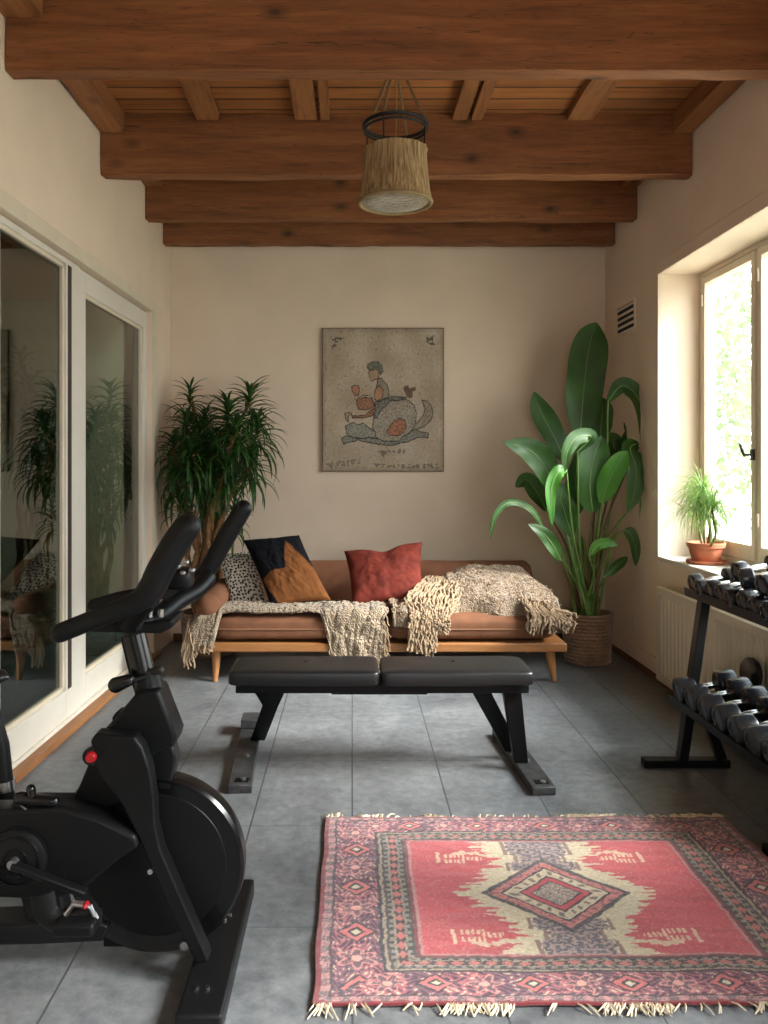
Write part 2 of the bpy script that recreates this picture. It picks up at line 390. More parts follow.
def straw():
    m, N, L, P = newmat('straw_shade'); P.inputs['Roughness'].default_value = .85
    v = coords(N, L, (40, 40, 2.5)); n = noisen(N, L, v, 2.2, 5, .6, .4)
    c = ramp(N, L, n, [(.3, hexc('#6a5034')), (.5, hexc('#9f815a')), (.75, hexc('#cfb487'))])
    L.new(c, P.inputs['Base Color']); bump(N, L, P, n, .7, .006)
    t = N.new('ShaderNodeBsdfTranslucent'); L.new(c, t.inputs[0])
    mx = N.new('ShaderNodeMixShader'); mx.inputs[0].default_value = .25
    L.new(P.outputs[0], mx.inputs[1]); L.new(t.outputs[0], mx.inputs[2]); L.new(mx.outputs[0], N['Material Output'].inputs[0])
    return m
M['straw'] = straw()
M['weave'] = knit('woven_disc', hexc('#75634a'), hexc('#9a8765'), 60, .8, .006)

# ------------------------------------------------------------------ the room
WX = 1.93            # right wall face
FY, BY = -1.6, 6.25  # front (behind the camera) and back wall
struct(MB().box(-4.4, 2.28, -1.8, 7.2, -.1, 0).build('floor', M['tiles']))
struct(MB().box(-1.57, 2.28, BY, BY+.2, 0, 3.5).build('wall_back', M['wall']))
b = MB()
for (y0, y1, z0, z1) in ((-1.8, BY, 0, .77), (-1.8, BY, 2.54, 3.5), (5.145, BY, .77, 2.54), (1.45, 2.3, .77, 2.54), (-1.8, -.85, .77, 2.54)):
    b.box(WX, 2.28, y0, y1, z0, z1)
struct(b.build('wall_right', M['wall']))
b = MB()
for (x0, x1, z0, z1) in ((-2.2, -.5, 0, 3.5), (.9, WX, 0, 3.5), (-.5, .9, 2.0, 3.5), (-.5, .9, 0, .9)):
    b.box(x0, x1, FY-.2, FY, z0, z1)
struct(b.build('wall_front', M['wall']))
# glazed opening behind the camera
w3 = MB()
for (x0, x1, z0, z1) in ((-.5, -.43, .9, 2.0), (.83, .9, .9, 2.0), (.17, .24, .97, 1.93), (-.43, .83, .9, .97), (-.43, .83, 1.93, 2.0)):
    w3.box(x0, x1, FY-.13, FY-.07, z0, z1)
w3o = struct(w3.build('window_3', M['cream']))
MB().box(-.43, .83, FY-.102, FY-.098, .97, 1.93).build('pane', M['glass'], w3o)

# left wall: local frame along the slightly flaring wall (local y = Y - 6.25, local x out from its face)
LLOC, LROT = (-1.38, 6.25, 0), -.028
def L_(o): o.location = LLOC; o.rotation_euler = (0, 0, LROT); return o
def ly(Y): return Y-6.25
DO0, DO1, DT = 2.2, 5.72, 2.41                     # door opening
b = MB()
for (y0, y1, z0, z1) in ((DO1, 6.45, 0, 3.5), (-1.8, DO0, 0, 3.5), (DO0, DO1, DT, 3.5)):
    b.box(-.2, 0, ly(y0), ly(y1), z0, z1)
struct(L_(b.build('wall_left', M['wall'])))
# casing around the opening
b = MB().box(0, .014, ly(DO1), ly(DO1+.085), 0, DT+.075).box(0, .014, ly(DO0-.085), ly(DO0), 0, DT+.075).box(0, .014, ly(DO0), ly(DO1), DT, DT+.075)
struct(L_(b.build('trim_1', M['cream'], bevel=.003)))
struct(L_(MB().box(-.13, -.012, ly(DO0), ly(DO1), 0.0, .045).build('trim_2', M['white'], bevel=.003)))
struct(L_(MB().box(-.012, .045, ly(DO0-.1), ly(DO1+.1), 0, .03).build('trim_3', M['sillwood'], bevel=.004)))
def panel(name, y0, y1, g0, g1, zt, zb, gb, gt, lx):
    # stiles y0..g0 and g1..y1, glass gb..gt
    b = MB(); x0, x1 = lx-.025, lx+.025
    b.box(x0, x1, ly(y0), ly(g0), zb, zt).box(x0, x1, ly(g1), ly(y1), zb, zt)
    b.box(x0, x1, ly(g0), ly(g1), zb, gb).box(x0, x1, ly(g0), ly(g1), gt, zt)
    o = L_(struct(b.build(name, M['white'], bevel=.004)))
    bd = MB()
    for (a, c, d, e) in ((g0, g0+.02, gb, gt), (g1-.02, g1, gb, gt), (g0, g1, gb, gb+.02), (g0, g1, gt-.02, gt)):
        bd.box(lx-.018, lx+.012, ly(a), ly(c), d, e)
    bd.build('glazing_bead', M['cream'], o, local=True)
    MB().box(lx-.006, lx-.002, ly(g0), ly(g1), gb, gt).build('pane', M['doorglass'], o, local=True)
    return o
panel('door_1', 4.40, 5.72, 4.515, 5.64, 2.405, .045, .19, 2.29, -.062)
d2 = panel('door_2', 3.36, 4.395, 3.46, 4.20, 2.405, .045, .19, 2.375, -.05)
MB().box(-.055, -.0245, ly(4.215), ly(4.27), .19, 2.375).build('seal_strip', basic('seal_brown', hexc('#3a3029'), .6), d2, local=True)
panel('door_3', 2.2, 3.35, 2.32, 3.26, 2.405, .045, .19, 2.375, -.062)

# passage beyond the glass doors
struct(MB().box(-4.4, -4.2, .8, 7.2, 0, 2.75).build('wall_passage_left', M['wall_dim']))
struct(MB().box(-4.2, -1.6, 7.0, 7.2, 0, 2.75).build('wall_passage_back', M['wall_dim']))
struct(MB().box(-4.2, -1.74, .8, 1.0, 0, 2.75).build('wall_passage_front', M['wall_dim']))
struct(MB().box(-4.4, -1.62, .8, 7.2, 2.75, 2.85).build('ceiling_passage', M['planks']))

# baseboards
struct(MB().box(WX-.018, WX, 5.0, BY, .0, .125).build('baseboard_right', M['wall'], bevel=.003))
struct(MB().box(WX-.045, WX-.018, 1.0, BY, 0, .032).build('baseboard_right_foot', M['brownbase'], bevel=.003))
struct(MB().box(xw(6.25)+.02, WX-.05, BY-.015, BY, 0, .06).build('baseboard_back', M['brownbase'], bevel=.003))

# plaster band around the window, sill
b = MB().box(WX-.012, WX, 5.145, 5.225, .72, 2.62).box(WX-.012, WX, 2.22, 5.145, 2.54, 2.62)
struct(b.build('trim_4', M['wall'], bevel=.003))
struct(MB().box(WX-.012, 2.175, 2.28, 5.15, .745, .772).build('trim_5', M['white'], bevel=.006))

def window(name, y0, y1, cas):
    z0, z1 = .772, 2.54; X0, X1 = 2.18, 2.25
    b = MB()
    b.box(X0, X1, y0, y0+.035, z0, z1).box(X0, X1, y1-.035, y1, z0, z1).box(X0, X1, y0+.035, y1-.035, z0, z0+.045).box(X0, X1, y0+.035, y1-.035, z1-.03, z1)
    for k in range(len(cas)-1):
        a, c = cas[k][0], cas[k+1][1]
        b.box(X0+.008, X1, c+.035, a-.035, z0+.045, z1-.03)
    o = struct(b.build(name, M['cream'], bevel=.004))
    for k, (a, c) in enumerate(cas):
        fb = MB(); q0, q1 = X0-.006, X1-.02; s = .036
        fb.box(q0, q1, a-s, a, z0+.05, z1-.035).box(q0, q1, c, c+s, z0+.05, z1-.035).box(q0, q1, a, c, z0+.05, .905).box(q0, q1, a, c, 2.462, z1-.035)
        f = fb.build('casement', M['cream'], o, bevel=.004)
        MB().box(2.212, 2.216, a, c, .905, 2.462).build('pane', M['glass'], f)
        hz_ = MB()
        for zz in (1.05, 2.36): hz_.tube([(q0-.006, c+s*.5, zz-.035), (q0-.006, c+s*.5, zz+.035)], .008, 8)
        hz_.build('hinge', M['cream'], f)
        hb = MB(); yy = a-.03
        hb.box(q0-.012, q0, yy-.018, yy+.014, 1.37, 1.43); hb.tube([(q0-.02, yy, 1.40), (q0-.05, yy, 1.40)], .007, 8)
        hb.tube([(q0-.05, yy, 1.395), (q0-.055, yy+.02, 1.43), (q0-.05, yy+.05, 1.46)], [.007, .008, .006], 8, round_cap=True)
        hb.build('handle', M['iron'], f)
    return o
window('window_1', 2.3, 5.145, [(4.47, 5.06), (3.77, 4.36), (3.07, 3.66), (2.38, 2.96)])
window('window_2', -.85, 1.45, [(.78, 1.37), (.05, .66), (-.77, -.07)])

# ceiling: planks, joists, beams
struct(MB().box(-1.75, 2.1, -1.8, 6.3, 3.335, 3.42).build('ceiling', M['planks']))
def rough_box(x0, x1, y0, y1, z0, z1, axis='x', seed=0, amp=.006, step=.08):
    b = MB(); n = max(2, int(((x1-x0) if axis == 'x' else (y1-y0))/step))
    ring = [(0, 0), (.5, 0), (1, 0), (1, .33), (1, .66), (1, 1), (.5, 1), (0, 1), (0, .66), (0, .33)]
    vs = []
    for i in range(n+1):
        t = i/n
        for k, (p, q) in enumerate(ring):
            j1 = amp*nz(t*n*.5, k*3.1, seed); j2 = amp*nz(t*n*.5+50, k*3.1, seed)
            if axis == 'x': vs.append((lerp(x0, x1, t), lerp(y0, y1, p)+j1, lerp(z0, z1, q)+j2))
            else: vs.append((lerp(x0, x1, p)+j1, lerp(y0, y1, t), lerp(z0, z1, q)+j2))
    R = len(ring)
    fs = [(i*R+k, i*R+(k+1) % R, (i+1)*R+(k+1) % R, (i+1)*R+k) for i in range(n) for k in range(R)]
    fs += [tuple(reversed(range(R))), tuple(range(n*R, (n+1)*R))]
    b.add(vs, fs); return b
for i, (Y, zb, zt, lab) in enumerate([
        (3.44, 3.000, 3.335, 'large brown timber ceiling beam nearest the camera, running the full width of the picture'),
        (4.64, 2.985, 3.335, 'brown timber ceiling beam just behind the hanging lantern'),
        (5.54, 3.005, 3.335, 'dark knotty timber ceiling beam, second from the back wall'),
        (6.00, 2.962, 3.335, 'rearmost and lowest-looking timber ceiling beam, close to the back wall'),
        ]):
    o = rough_box(xw(Y)+.004, WX-.004, Y, Y+.085, zb, zt, 'x', i*7.3, amp=.010).build('ceiling_beam', M['beam'], bevel=.004)
    tag(recenter(o), lab, 'beam', 'ceiling beams')
jx = [(xw(4.1)+.035, xw(4.1)+.175, 'timber ceiling joist lying along the left wall'), (-.885, -.75, 'single ceiling joist nearest the left wall joist'),
      (-.33, -.20, 'pale wide ceiling joist left of the lantern'), (-.185, -.125, 'narrow ceiling joist beside the wide one left of the lantern'),
      (.56, .65, 'ceiling joist just right of the lantern'), (.665, .735, 'narrow ceiling joist right beside the one by the lantern'),
      (1.205, 1.36, 'ceiling joist halfway between the lantern and the window wall'), (WX-.125, WX-.005, 'timber ceiling joist lying along the window wall')]
for s, (ya, yb) in enumerate(((3.53, 4.635), (4.73, 5.535), (2.2, 3.435))):
    for k, (a, c, lab) in enumerate(jx):
        if s == 1 and 1 < k < 7: continue
        if s == 2 and k > 0 : continue
        zb_ = 3.22 if k in (0, 7) else 3.292
        if s == 2: a, c = xw(2.2)+.03, xw(2.2)+.2
        if k == 0 and s == 0: a, c = xw(3.5)+.02+.02, xw(3.5)+.17
        if k == 0 and s == 0: a = xw(4.67)-.0
        if s == 1 and k == 0: a, c = xw(5.5)-.0, xw(5.5)+.12
        o = rough_box(a+.006, c, ya, yb, zb_, 3.335, 'y', k*3.3+s, amp=.004).build('ceiling_joist', M['joist'], bevel=.004)
        tag(recenter(o), lab+(' between the first two beams' if s == 0 else ' between the second and third beams' if s == 1 else ', in front of the nearest beam'), 'joist', 'ceiling joists')

# wall vent and socket
t = thing('wall_vent', 'small slotted ventilation grille high on the right wall before the window', 'vent', (WX, 5.76, 2.28))
MB().box(WX-.006, WX-.001, 5.58, 5.94, 2.28, 2.47).build('shade_backing', M['vent_dark'], t)  # flat near-black sheet; shade between the slats is put into its colour
b = MB(); b.box(WX-.012, WX-.001, 5.57, 5.585, 2.27, 2.48).box(WX-.012, WX-.001, 5.935, 5.95, 2.27, 2.48)
for k in range(5): b.box(WX-.014, WX-.001, 5.585, 5.935, 2.272+k*.043, 2.272+k*.043+.016)
b.build('grille', M['wall'], t)
t = thing('wall_socket', 'small pale wall socket low on the right wall near the radiator', 'socket', (WX, 5.6, .23))
MB().box(WX-.012, WX-.001, 5.56, 5.64, .235, .335).build('face_plate', M['white'], t, bevel=.004)
b = MB()
for dz in (.265, .305): b.tube([(WX-.014, 5.6, dz), (WX-.011, 5.6, dz)], .014, 12)
b.build('outlet', M['cream'], t)

# ------------------------------------------------------------------ radiator
t = thing('radiator', 'cream fluted panel radiator under the window', 'radiator', (1.88, 3.7, .06))
def rad_panel():
    b = MB(); y0, y1 = 2.35, 4.93; n = int((y1-y0)/.0275)
    poly = []
    xf = 1.83
    for k in range(n):
        ya = y0+.02+k*(y1-y0-.04)/n; w = (y1-y0-.04)/n
        d = .0 if k % 2 else .011
        poly += [(xf+d, ya+.004), (xf+d, ya+w-.004)]
    vs = []; N_ = len(poly)
    for z in (.10, .57): vs += [(x, y, z) for x, y in poly]
    b.add(vs, [(i, N_+i, N_+i+1, i+1) for i in range(N_-1)])
    b.box(xf-.002, xf+.03, y0, y1, .57, .615).box(xf-.002, xf+.03, y0, y1, .06, .10)
    b.box(xf-.002, xf+.03, y0, y0+.022, .10, .57).box(xf-.002, xf+.03, y1-.022, y1, .10, .57)
    b.box(xf+.012, xf+.03, y0+.02, y1-.02, .10, .57)
    return b
rad_panel().build('front_panel', M['radiator'], t)
b = MB().box(1.86, 1.905, 2.36, 4.92, .07, .59); b.build('rear_panel', M['radiator'], t)
b = MB()
for k in range(64): b.box(1.862, 1.908, 2.37+k*.04, 2.37+k*.04+.012, .596, .612)
b.build('top_grille', M['radiator'], t)
MB().box(1.90, 1.93, 4.6, 4.64, .15, .5).build('bracket', M['radiator'], t); MB().box(1.90, 1.93, 2.7, 2.74, .15, .5).build('bracket', M['radiator'], t)
b = MB(); b.tube([(1.805, 3.96, .30), (1.83, 3.96, .30)], .014, 12); b.tube([(1.80, 3.96, .24), (1.80, 3.96, .33)], .010, 10, round_cap=True)
b.build('valve', M['iron'], t)

# ------------------------------------------------------------------ rug
RX0, RX1, RY0, RY1 = -.10, 1.41, 2.035, 3.11
NU, NV = 420, 300
PINK, CREAM, DK, GREY, PURP, LP = hexc('#bf555b'), hexc('#cbbc9f'), hexc('#38323a'), hexc('#77706d'), hexc('#654a55'), hexc('#b58280')
def rug_col(u, v):   # metres from the near left corner
    W, D = RX1-RX0, RY1-RY0
    ju = u+.004*nz(u*40, v*40, 1); jv = v+.004*nz(u*40, v*40, 5)
    j = nz(u*260, v*260, 3)
    tx = min(ju, W-ju)/.30; ty = min(jv, D-jv)/.205; t_ = min(tx, ty)
    along = ju if ty < tx else jv
    sc_ = .205 if ty < tx else .30
    across = t_*sc_
    if t_ < .05: return hexc('#7b2e35')
    if t_ < .13:
        return LP if (math.sin(along*130) > .1) ^ (j > .25) else hexc('#6a5a5e')
    if t_ < .155: return hexc('#4b3a40')
    if t_ < .60:
        per = .125; k = math.floor(along/per); a = (along/per-k)-.5; c_ = (t_-.3775)/.222
        rr = abs(a)*2.0
        dmd = rr+abs(c_)
        if k % 2 == 0:
            if dmd < .22: return CREAM
            if dmd < .42: return DK
            if dmd < .72: return hexc('#c46a68')
            if dmd < .86: return DK
        else:
            q = math.hypot(a*2.3, c_)
            if q < .25: return hexc('#d79a8c')
            ang = math.atan2(c_, a*2.3)
            if q < .55+.22*math.cos(ang*6): return PURP if j > -.3 else LP
            if q < .72+.22*math.cos(ang*6): return hexc('#c8857f')
        s_ = math.sin(along*150+3*math.sin(across*110))*math.sin(across*190+1.5*math.sin(along*90))+.35*j
        base = hexc('#a65f68') if nz(u*9, v*9, 9) > -.05 else hexc('#80525f')
        if s_ > .22: return hexc('#4d3a48')
        if s_ < -.80: return CREAM
        return base
    if t_ < .635: return DK
    if t_ < .67: return hexc('#a3907c') if j > -.25 else hexc('#5a4d4b')
    if t_ < .93:
        c_ = (t_-.67)/.26
        if c_ < .1 or c_ > .9: return hexc('#4a4340')
        if abs(c_-.30) < .05 or abs(c_-.7) < .05: return hexc('#9c8876') if j > -.2 else hexc('#4a4340')
        if .35 < c_ < .65:
            a = (along/.045) % 1
            return hexc('#b96a66') if abs(a-.5)*2+abs(c_-.5)*5 < .9 else hexc('#3f3b3c')
        return hexc('#857d75') if (math.sin(along*210)+.8*j > 0) else hexc('#403c3e')
    if t_ < .965: return hexc('#7f4147')
    if t_ < 1.0: return LP
    # field
    du, dv = ju-.735, jv-.522
    au, av = abs(du), abs(dv)
    base = tuple(c*(1+.18*nz(u*3, v*30, 2)+.10*nz(u*90, v*90, 7)) for c in PINK)
    rag = .014*(1 if math.sin(av*210+3*nz(u*5, v*40, 4)) > 0 else -.6)+.03*nz(u*14, v*60, 6)
    hw = lerp(.315, .235, smooth(0, .11, av)) if av < .11 else lerp(.235, .185, smooth(.11, .17, av)) if av < .2 else lerp(.185, .225, smooth(.2, .3, av))-.03*(1 if math.sin(av*120) > .2 else 0)
    if au < hw-.02+rag*1.3:
        d = au/.235+av/.215
        if d < 1:
            if d < .32: return hexc('#7d7472') if j > -.05 else hexc('#c4ab98')
            if d < .35: return DK
            if d < .45: return hexc('#c34f58')
            if d < .50: return hexc('#5a4448')
            if d < .70:
                a = math.sin(math.atan2(dv, du)*18)
                return hexc('#7d6c68') if a > .45 and .54 < d < .66 else CREAM
            if d < .745: return DK
            if d < .90: return hexc('#c27a74') if nz(u*70, v*70, 2) > -.18 else hexc('#8e5a5c')
            return hexc('#4c4549') if j > -.3 else GREY
        blk = .105 if .14 < av < .20 else .07 if av < .25 else .10
        if au < blk+.25*rag and av > .12:
            g = nz(u*75, v*95, 8)+.5*nz(u*160, v*200, 3)
            return hexc('#625e67') if g > -.02 else hexc('#a88f88')
        if blk+.005 < au < blk+.018 and .14 < av: return hexc('#8c7168')
        return tuple(c*(1+.12*nz(u*40, v*60, 2)) for c in CREAM)
    # comb-shaped corner ornaments
    for cx, cy in ((.29, .245), (.29, .21), (.235, .225)):
        if abs(au-cx) < .035 and abs(av-cy) < .012 and math.sin(au*420) > -.2: return hexc('#d8b59a')
    if abs(au-.345) < .006 and .2 < av < .27: return hexc('#d8b59a')
    if abs(au-.25) < .05 and abs(av-.27+.25*abs(au-.25)) < .010+.012*nz(u*60, v*60, 1): return hexc('#cfb398')
    if j > .52: return hexc('#d98a80')
    return base
b = MB()
def rug_pt(s, q):
    x = lerp(RX0, RX1, s)+.006*nz(q*6, 1, 4)*(1 if s < .5 else 1); y = lerp(RY0, RY1, q)+.008*nz(s*5, 3, 2)
    z = .008+.0035*nz(s*9, q*7, 2)+.002*nz(s*30, q*30, 5)
    return (x, y, z)
b.grid(rug_pt, NU, NV)
rug = thing('rug', 'faded red and cream patterned rug with diamond medallion on the grey tiles', 'rug', (.655, 2.57, 0))
ro = b.build('pile', attrmat('rug_wool', .95, 500, .6, .003, .3, .5, 90), rug, smooth='all', solid=.008)
W_, D_ = RX1-RX0, RY1-RY0
paint(ro, lambda i: [max(0, c) for c in rug_col((i % (NU+1))/NU*W_, (i//(NU+1))/NV*D_)], (NU+1)*(NV+1))
R = random.Random(4)
b = MB()
for side, yb in ((1, RY1), (-1, RY0)):
    for k in range(520):
        x = RX0+W_*R.random(); dens = .12+.88*(nz(x*5, side*7) > .08 or x < RX0+.05 or x > RX1-.05)
        if R.random() > dens: continue
        Lf = R.uniform(.012, .040)*(1.3 if abs(x-RX0) < .12 or abs(x-RX1) < .1 else 1)
        dx = R.uniform(-.03, .03)
        y0_ = yb+.008*nz((x-RX0)/W_*5, 3, 2)
        p = [(x, y0_-side*.004, .010), (x+dx*.4, y0_+side*Lf*.5, .009+R.uniform(0, .006)), (x+dx, y0_+side*Lf, .005)]
        b.tube(p, [.0022, .0028, .0015], 4)
b.build('fringe', M['fringe'], rug, smooth=True)

# ------------------------------------------------------------------ artwork on the back wall
AX0, AX1, AZ0, AZ1 = -.228, .698, 1.292, 2.382
t = thing('wall_art', 'worn beige panel with a painted figure riding a scaly sea beast on the back wall', 'picture', (.235, BY-.035, AZ0))
b = MB(); b.box(AX0, AX1, BY-.034, BY-.004, AZ0, AZ1); b.build('panel', basic('panel_edge', hexc('#6a5a48'), .9, var=.2), t, bevel=.004)
AU, AV = 230, 270
def P2(x, y): return ((x-78)/(706-78), (800-y)/(800-45))    # pixel of the close-up to panel 0..1
def inpoly(p, poly):
    x, y = p; c = False; n = len(poly)
    for i in range(n):
        x1, y1 = poly[i]; x2, y2 = poly[i-1]
        if (y1 > y) != (y2 > y) and x < (x2-x1)*(y-y1)/(y2-y1)+x1: c = not c
    return c
shapes = []   # (polygon, colour, outline)
def sh(pts, col, line=True, speck=0): shapes.append(([P2(*p) for p in pts], hexc(col), line, speck))
def ell(cx, cy, rx, ry, a=0, n=18): return [(cx+rx*math.cos(k*2*PI/n)*math.cos(a)-ry*math.sin(k*2*PI/n)*math.sin(a), cy+rx*math.cos(k*2*PI/n)*math.sin(a)+ry*math.sin(k*2*PI/n)*math.cos(a)) for k in range(n)]
sh([(590, 418), (622, 430), (645, 455), (654, 490), (645, 530), (610, 565), (560, 588), (520, 570), (565, 545), (598, 510), (608, 470), (598, 440)], '#8d8274', True, 1)
sh([(350, 480), (380, 440), (420, 415), (470, 405), (520, 420), (555, 450), (572, 500), (560, 560), (520, 625), (470, 655), (400, 655), (355, 625), (335, 560)], '#948b7e', True, 1)
sh([(200, 600), (195, 560), (240, 540), (262, 552), (285, 545), (310, 560), (350, 585), (360, 620), (300, 632), (230, 625)], '#86857a', True, 1)
sh([(175, 625), (200, 610), (260, 628), (330, 620), (400, 640), (470, 640), (520, 600), (560, 575), (585, 590), (632, 600), (625, 630), (585, 622), (520, 648), (430, 668), (330, 655), (260, 640), (185, 660)], '#787a72', True, 1)
sh([(335, 480), (345, 450), (385, 425), (440, 402), (520, 408), (500, 425), (430, 432), (392, 470), (360, 520), (345, 520)], '#6b6c66', True, 1)
sh([(362, 335), (360, 305), (385, 305), (392, 318), (415, 340), (425, 375), (426, 405), (385, 428), (350, 440), (345, 400), (352, 360)], '#83786c', True, 0)
sh([(352, 362), (372, 345), (392, 362), (395, 390), (388, 415), (362, 432), (346, 420), (345, 388)], '#a97a5e', True, 0)
sh([(318, 295), (312, 278), (330, 262), (362, 262), (372, 290), (365, 312), (350, 318), (332, 328), (322, 312)], '#a5846a', True, 0)
sh([(305, 250), (312, 226), (335, 220), (352, 214), (375, 222), (392, 240), (394, 270), (382, 292), (368, 288), (362, 270), (340, 262), (318, 268)], '#55594f', True, 2)
sh([(305, 250), (312, 226), (335, 220), (352, 214), (375, 222), (392, 240), (394, 270), (382, 292), (368, 288), (362, 270), (340, 262), (318, 268)], '#6b6a5c', False, 1)
sh([(228, 352), (242, 342), (262, 346), (272, 372), (266, 400), (246, 402), (232, 384)], '#a06a50', True, 0)
sh([(250, 425), (268, 408), (300, 402), (335, 418), (348, 445), (335, 468), (300, 482), (262, 474)], '#90604a', True, 1)
sh([(262, 410), (290, 398), (320, 400), (340, 412), (335, 422), (300, 412), (270, 420)], '#b9ac9a', True, 0)
sh([(350, 430), (340, 470), (300, 500), (262, 508), (225, 502), (230, 520), (280, 524), (330, 512), (358, 480)], '#8d5c44', True, 1)
sh([(190, 490), (225, 486), (232, 500), (212, 508), (216, 545), (196, 530)], '#a08468', True, 0)
sh([(410, 595), (425, 560), (450, 535), (475, 518), (505, 528), (518, 565), (500, 600), (465, 618), (425, 612)], '#a0664c', True, 1)
sh([(500, 352), (520, 345), (530, 362), (560, 352), (565, 370), (545, 382), (548, 410), (530, 416), (512, 400), (502, 378)], '#5e3f3a', False, 0)
sh([(560, 420), (585, 430), (606, 470), (596, 505), (570, 515), (566, 480)], '#a89a8a', False, 0)
for q in range(9):
    sh([(205+q*7, 420+abs(q-5)*8), (209+q*7, 415+abs(q-5)*8), (211+q*7, 424+abs(q-5)*8)], '#5d564c', False, 0)
sh([(120, 85), (185, 95), (165, 120), (150, 135), (130, 155), (122, 120)], '#4d4a44', False, 2)
sh([(600, 95), (660, 82), (662, 140), (640, 130), (618, 118)], '#4d4a44', False, 2)
sh([(365, 690), (510, 680), (500, 712), (440, 700), (400, 740), (385, 715)], '#6e6458', False, 2)
sh([(340, 760), (500, 765), (680, 760), (675, 790), (520, 788), (350, 778)], '#6e6458', False, 2)
sh([(90, 760), (260, 735), (275, 760), (190, 780), (100, 790)], '#7a6d5e', False, 2)
def art_col(i):
    u = (i % (AU+1))/AU; v = (i//(AU+1))/AV
    n1 = nz(u*5, v*5, 1); n2 = nz(u*60, v*70, 2); n3 = nz(u*18, v*18, 3)
    base = [lerp(a, c, .5+.8*n1) for a, c in zip(hexc('#a08f7a'), hexc('#b7a894'))]
    ed = min(u, 1-u, v, 1-v)
    if ed < .035: base = [c*(.72+.28*ed/.035+.12*n3) for c in base]
    if n2 > .42: base = [c*.72 for c in base]
    if n2 < -.5: base = [c*1.18 for c in base]
    w = (u+.006*nz(u*25, v*25, 8), v+.006*nz(u*25, v*25, 12))
    for poly, col, line, speck in shapes:
        if inpoly(w, poly):
            k = 1+.25*n3
            if speck == 2:
                if n2+nz(u*35, v*35, 6) < 0: continue
            if speck == 1: k *= (.5 if nz(u*95, v*110, 17) > .12 else 1.12)
            base = [lerp(c0, c*k, .85) for c0, c in zip(base, col)]
            if line and not (inpoly((w[0]+.007, w[1]), poly) and inpoly((w[0]-.007, w[1]), poly) and inpoly((w[0], w[1]+.007), poly) and inpoly((w[0], w[1]-.007), poly)):
                base = [c*.35 for c in hexc('#6b6258')]
    return [max(0, min(1, c)) for c in base]
b = MB(); b.grid(lambda s, q: (lerp(AX0+.006, AX1-.006, s), BY-.0355-.0012*abs(nz(s*30, q*30)), lerp(AZ0+.006, AZ1-.006, q)), AU, AV)
ao = b.build('painted_surface', attrmat('painted_plaster', .9, 120, .5, .002, 0, .3, 50), t, smooth='all')
paint(ao, art_col, (AU+1)*(AV+1))

# ------------------------------------------------------------------ sofa
SY0, SY1 = 5.05, 5.93
t = thing('sofa', 'low brown upholstered sofa on a pale wooden platform with tapered legs', 'sofa', (.19, 5.5, 0))
MB().box(-.955, 1.325, SY0, SY1, .190, .245).build('platform', M['oak'], t, bevel=.008, bseg=3)
for (px_, x) in ((1, -.845), (2, .20), (3, 1.235)):
    for y, s in ((SY0+.06, -1), (SY1-.1, 1)):
        dx = (-.005 if x < 0 else .02 if x > 1 else 0)
        MB().tube([(x, y, .191), (x+dx*.5, y, .1), (x+dx, y+s*.02, 0)], [.032, .024, .016], 14).build('leg', M['oakz'], t, smooth=True)
def cushion_fn(hx, hy, hz, sd):
    def f(p):
        q = Vector(p); k = (1-(q.x/hx)**2)*(1-(q.y/hy)**2)
        q.z += .014*max(0, k)*(1 if q.z > 0 else .2)+.006*nz(q.x*6+sd, q.y*6, q.z*4)
        q.y += .006*nz(q.x*5+sd, q.z*9, 2); return q
    return f
def seat(x0, x1, sd):
    hx, hy, hz = (x1-x0)/2, .36, .084
    c = ((x0+x1)/2, SY0+.01+hy, .245+hz)
    o = MB().squad(c, (hx, hy, hz), .42, .16, 96, 30, cushion_fn(hx, hy, hz, sd)).build('seat_cushion', M['sofa'], t, smooth='all')
    ring = []
    def sp(v, e): return math.copysign(abs(v)**e, v)
    for i in range(97):
        lo = -PI+2*PI*i/96; ring.append((c[0]+sp(math.cos(lo), .16)*(hx+.002), c[1]+sp(math.sin(lo), .16)*(hy+.002), c[2]+.0))
    MB().tube(ring, .0045, 6, cap=False).build('piping', M['piping'], o, smooth=True)
seat(-.875, .205, 1); seat(.21, 1.265, 5)
# backrest: long rounded pad leaning on the rear edge
def back_pt():
    b = MB(); z0, z1 = .262, .668; n = 90
    prof = [(0, 0), (.075, .0), (.095, .05), (.09, .3), (.075, .37), (.045, .398), (.015, .39), (0, .36), (0, .1)]
    vs = []; xa, xb = -.80, 1.29
    for i in range(n+1):
        s = i/n; x = lerp(xa, xb, s)
        e = min(x-xa, xb-x); r = .07; k = 1-math.sqrt(max(0, r*r-(r-min(e, r))**2))/r if e < r else 0
        for (a, c) in prof:
            zz = min(c, .398*(1-.28*k) if c > .2 else c)
            vs.append((x, SY1-.02-a*(1-.35*k)-(.398-zz)*.18, .245+zz*1.045+.004*nz(x*5, a*30, c*6)))
    m_ = len(prof)
    b.add(vs, [(i*m_+k, i*m_+(k+1) % m_, (i+1)*m_+(k+1) % m_, (i+1)*m_+k) for i in range(n) for k in range(m_)]+[tuple(reversed(range(m_))), tuple(range(n*m_, (n+1)*m_))])
    return b
o = back_pt().build('backrest', M['sofa'], t, smooth=True, angle=50)
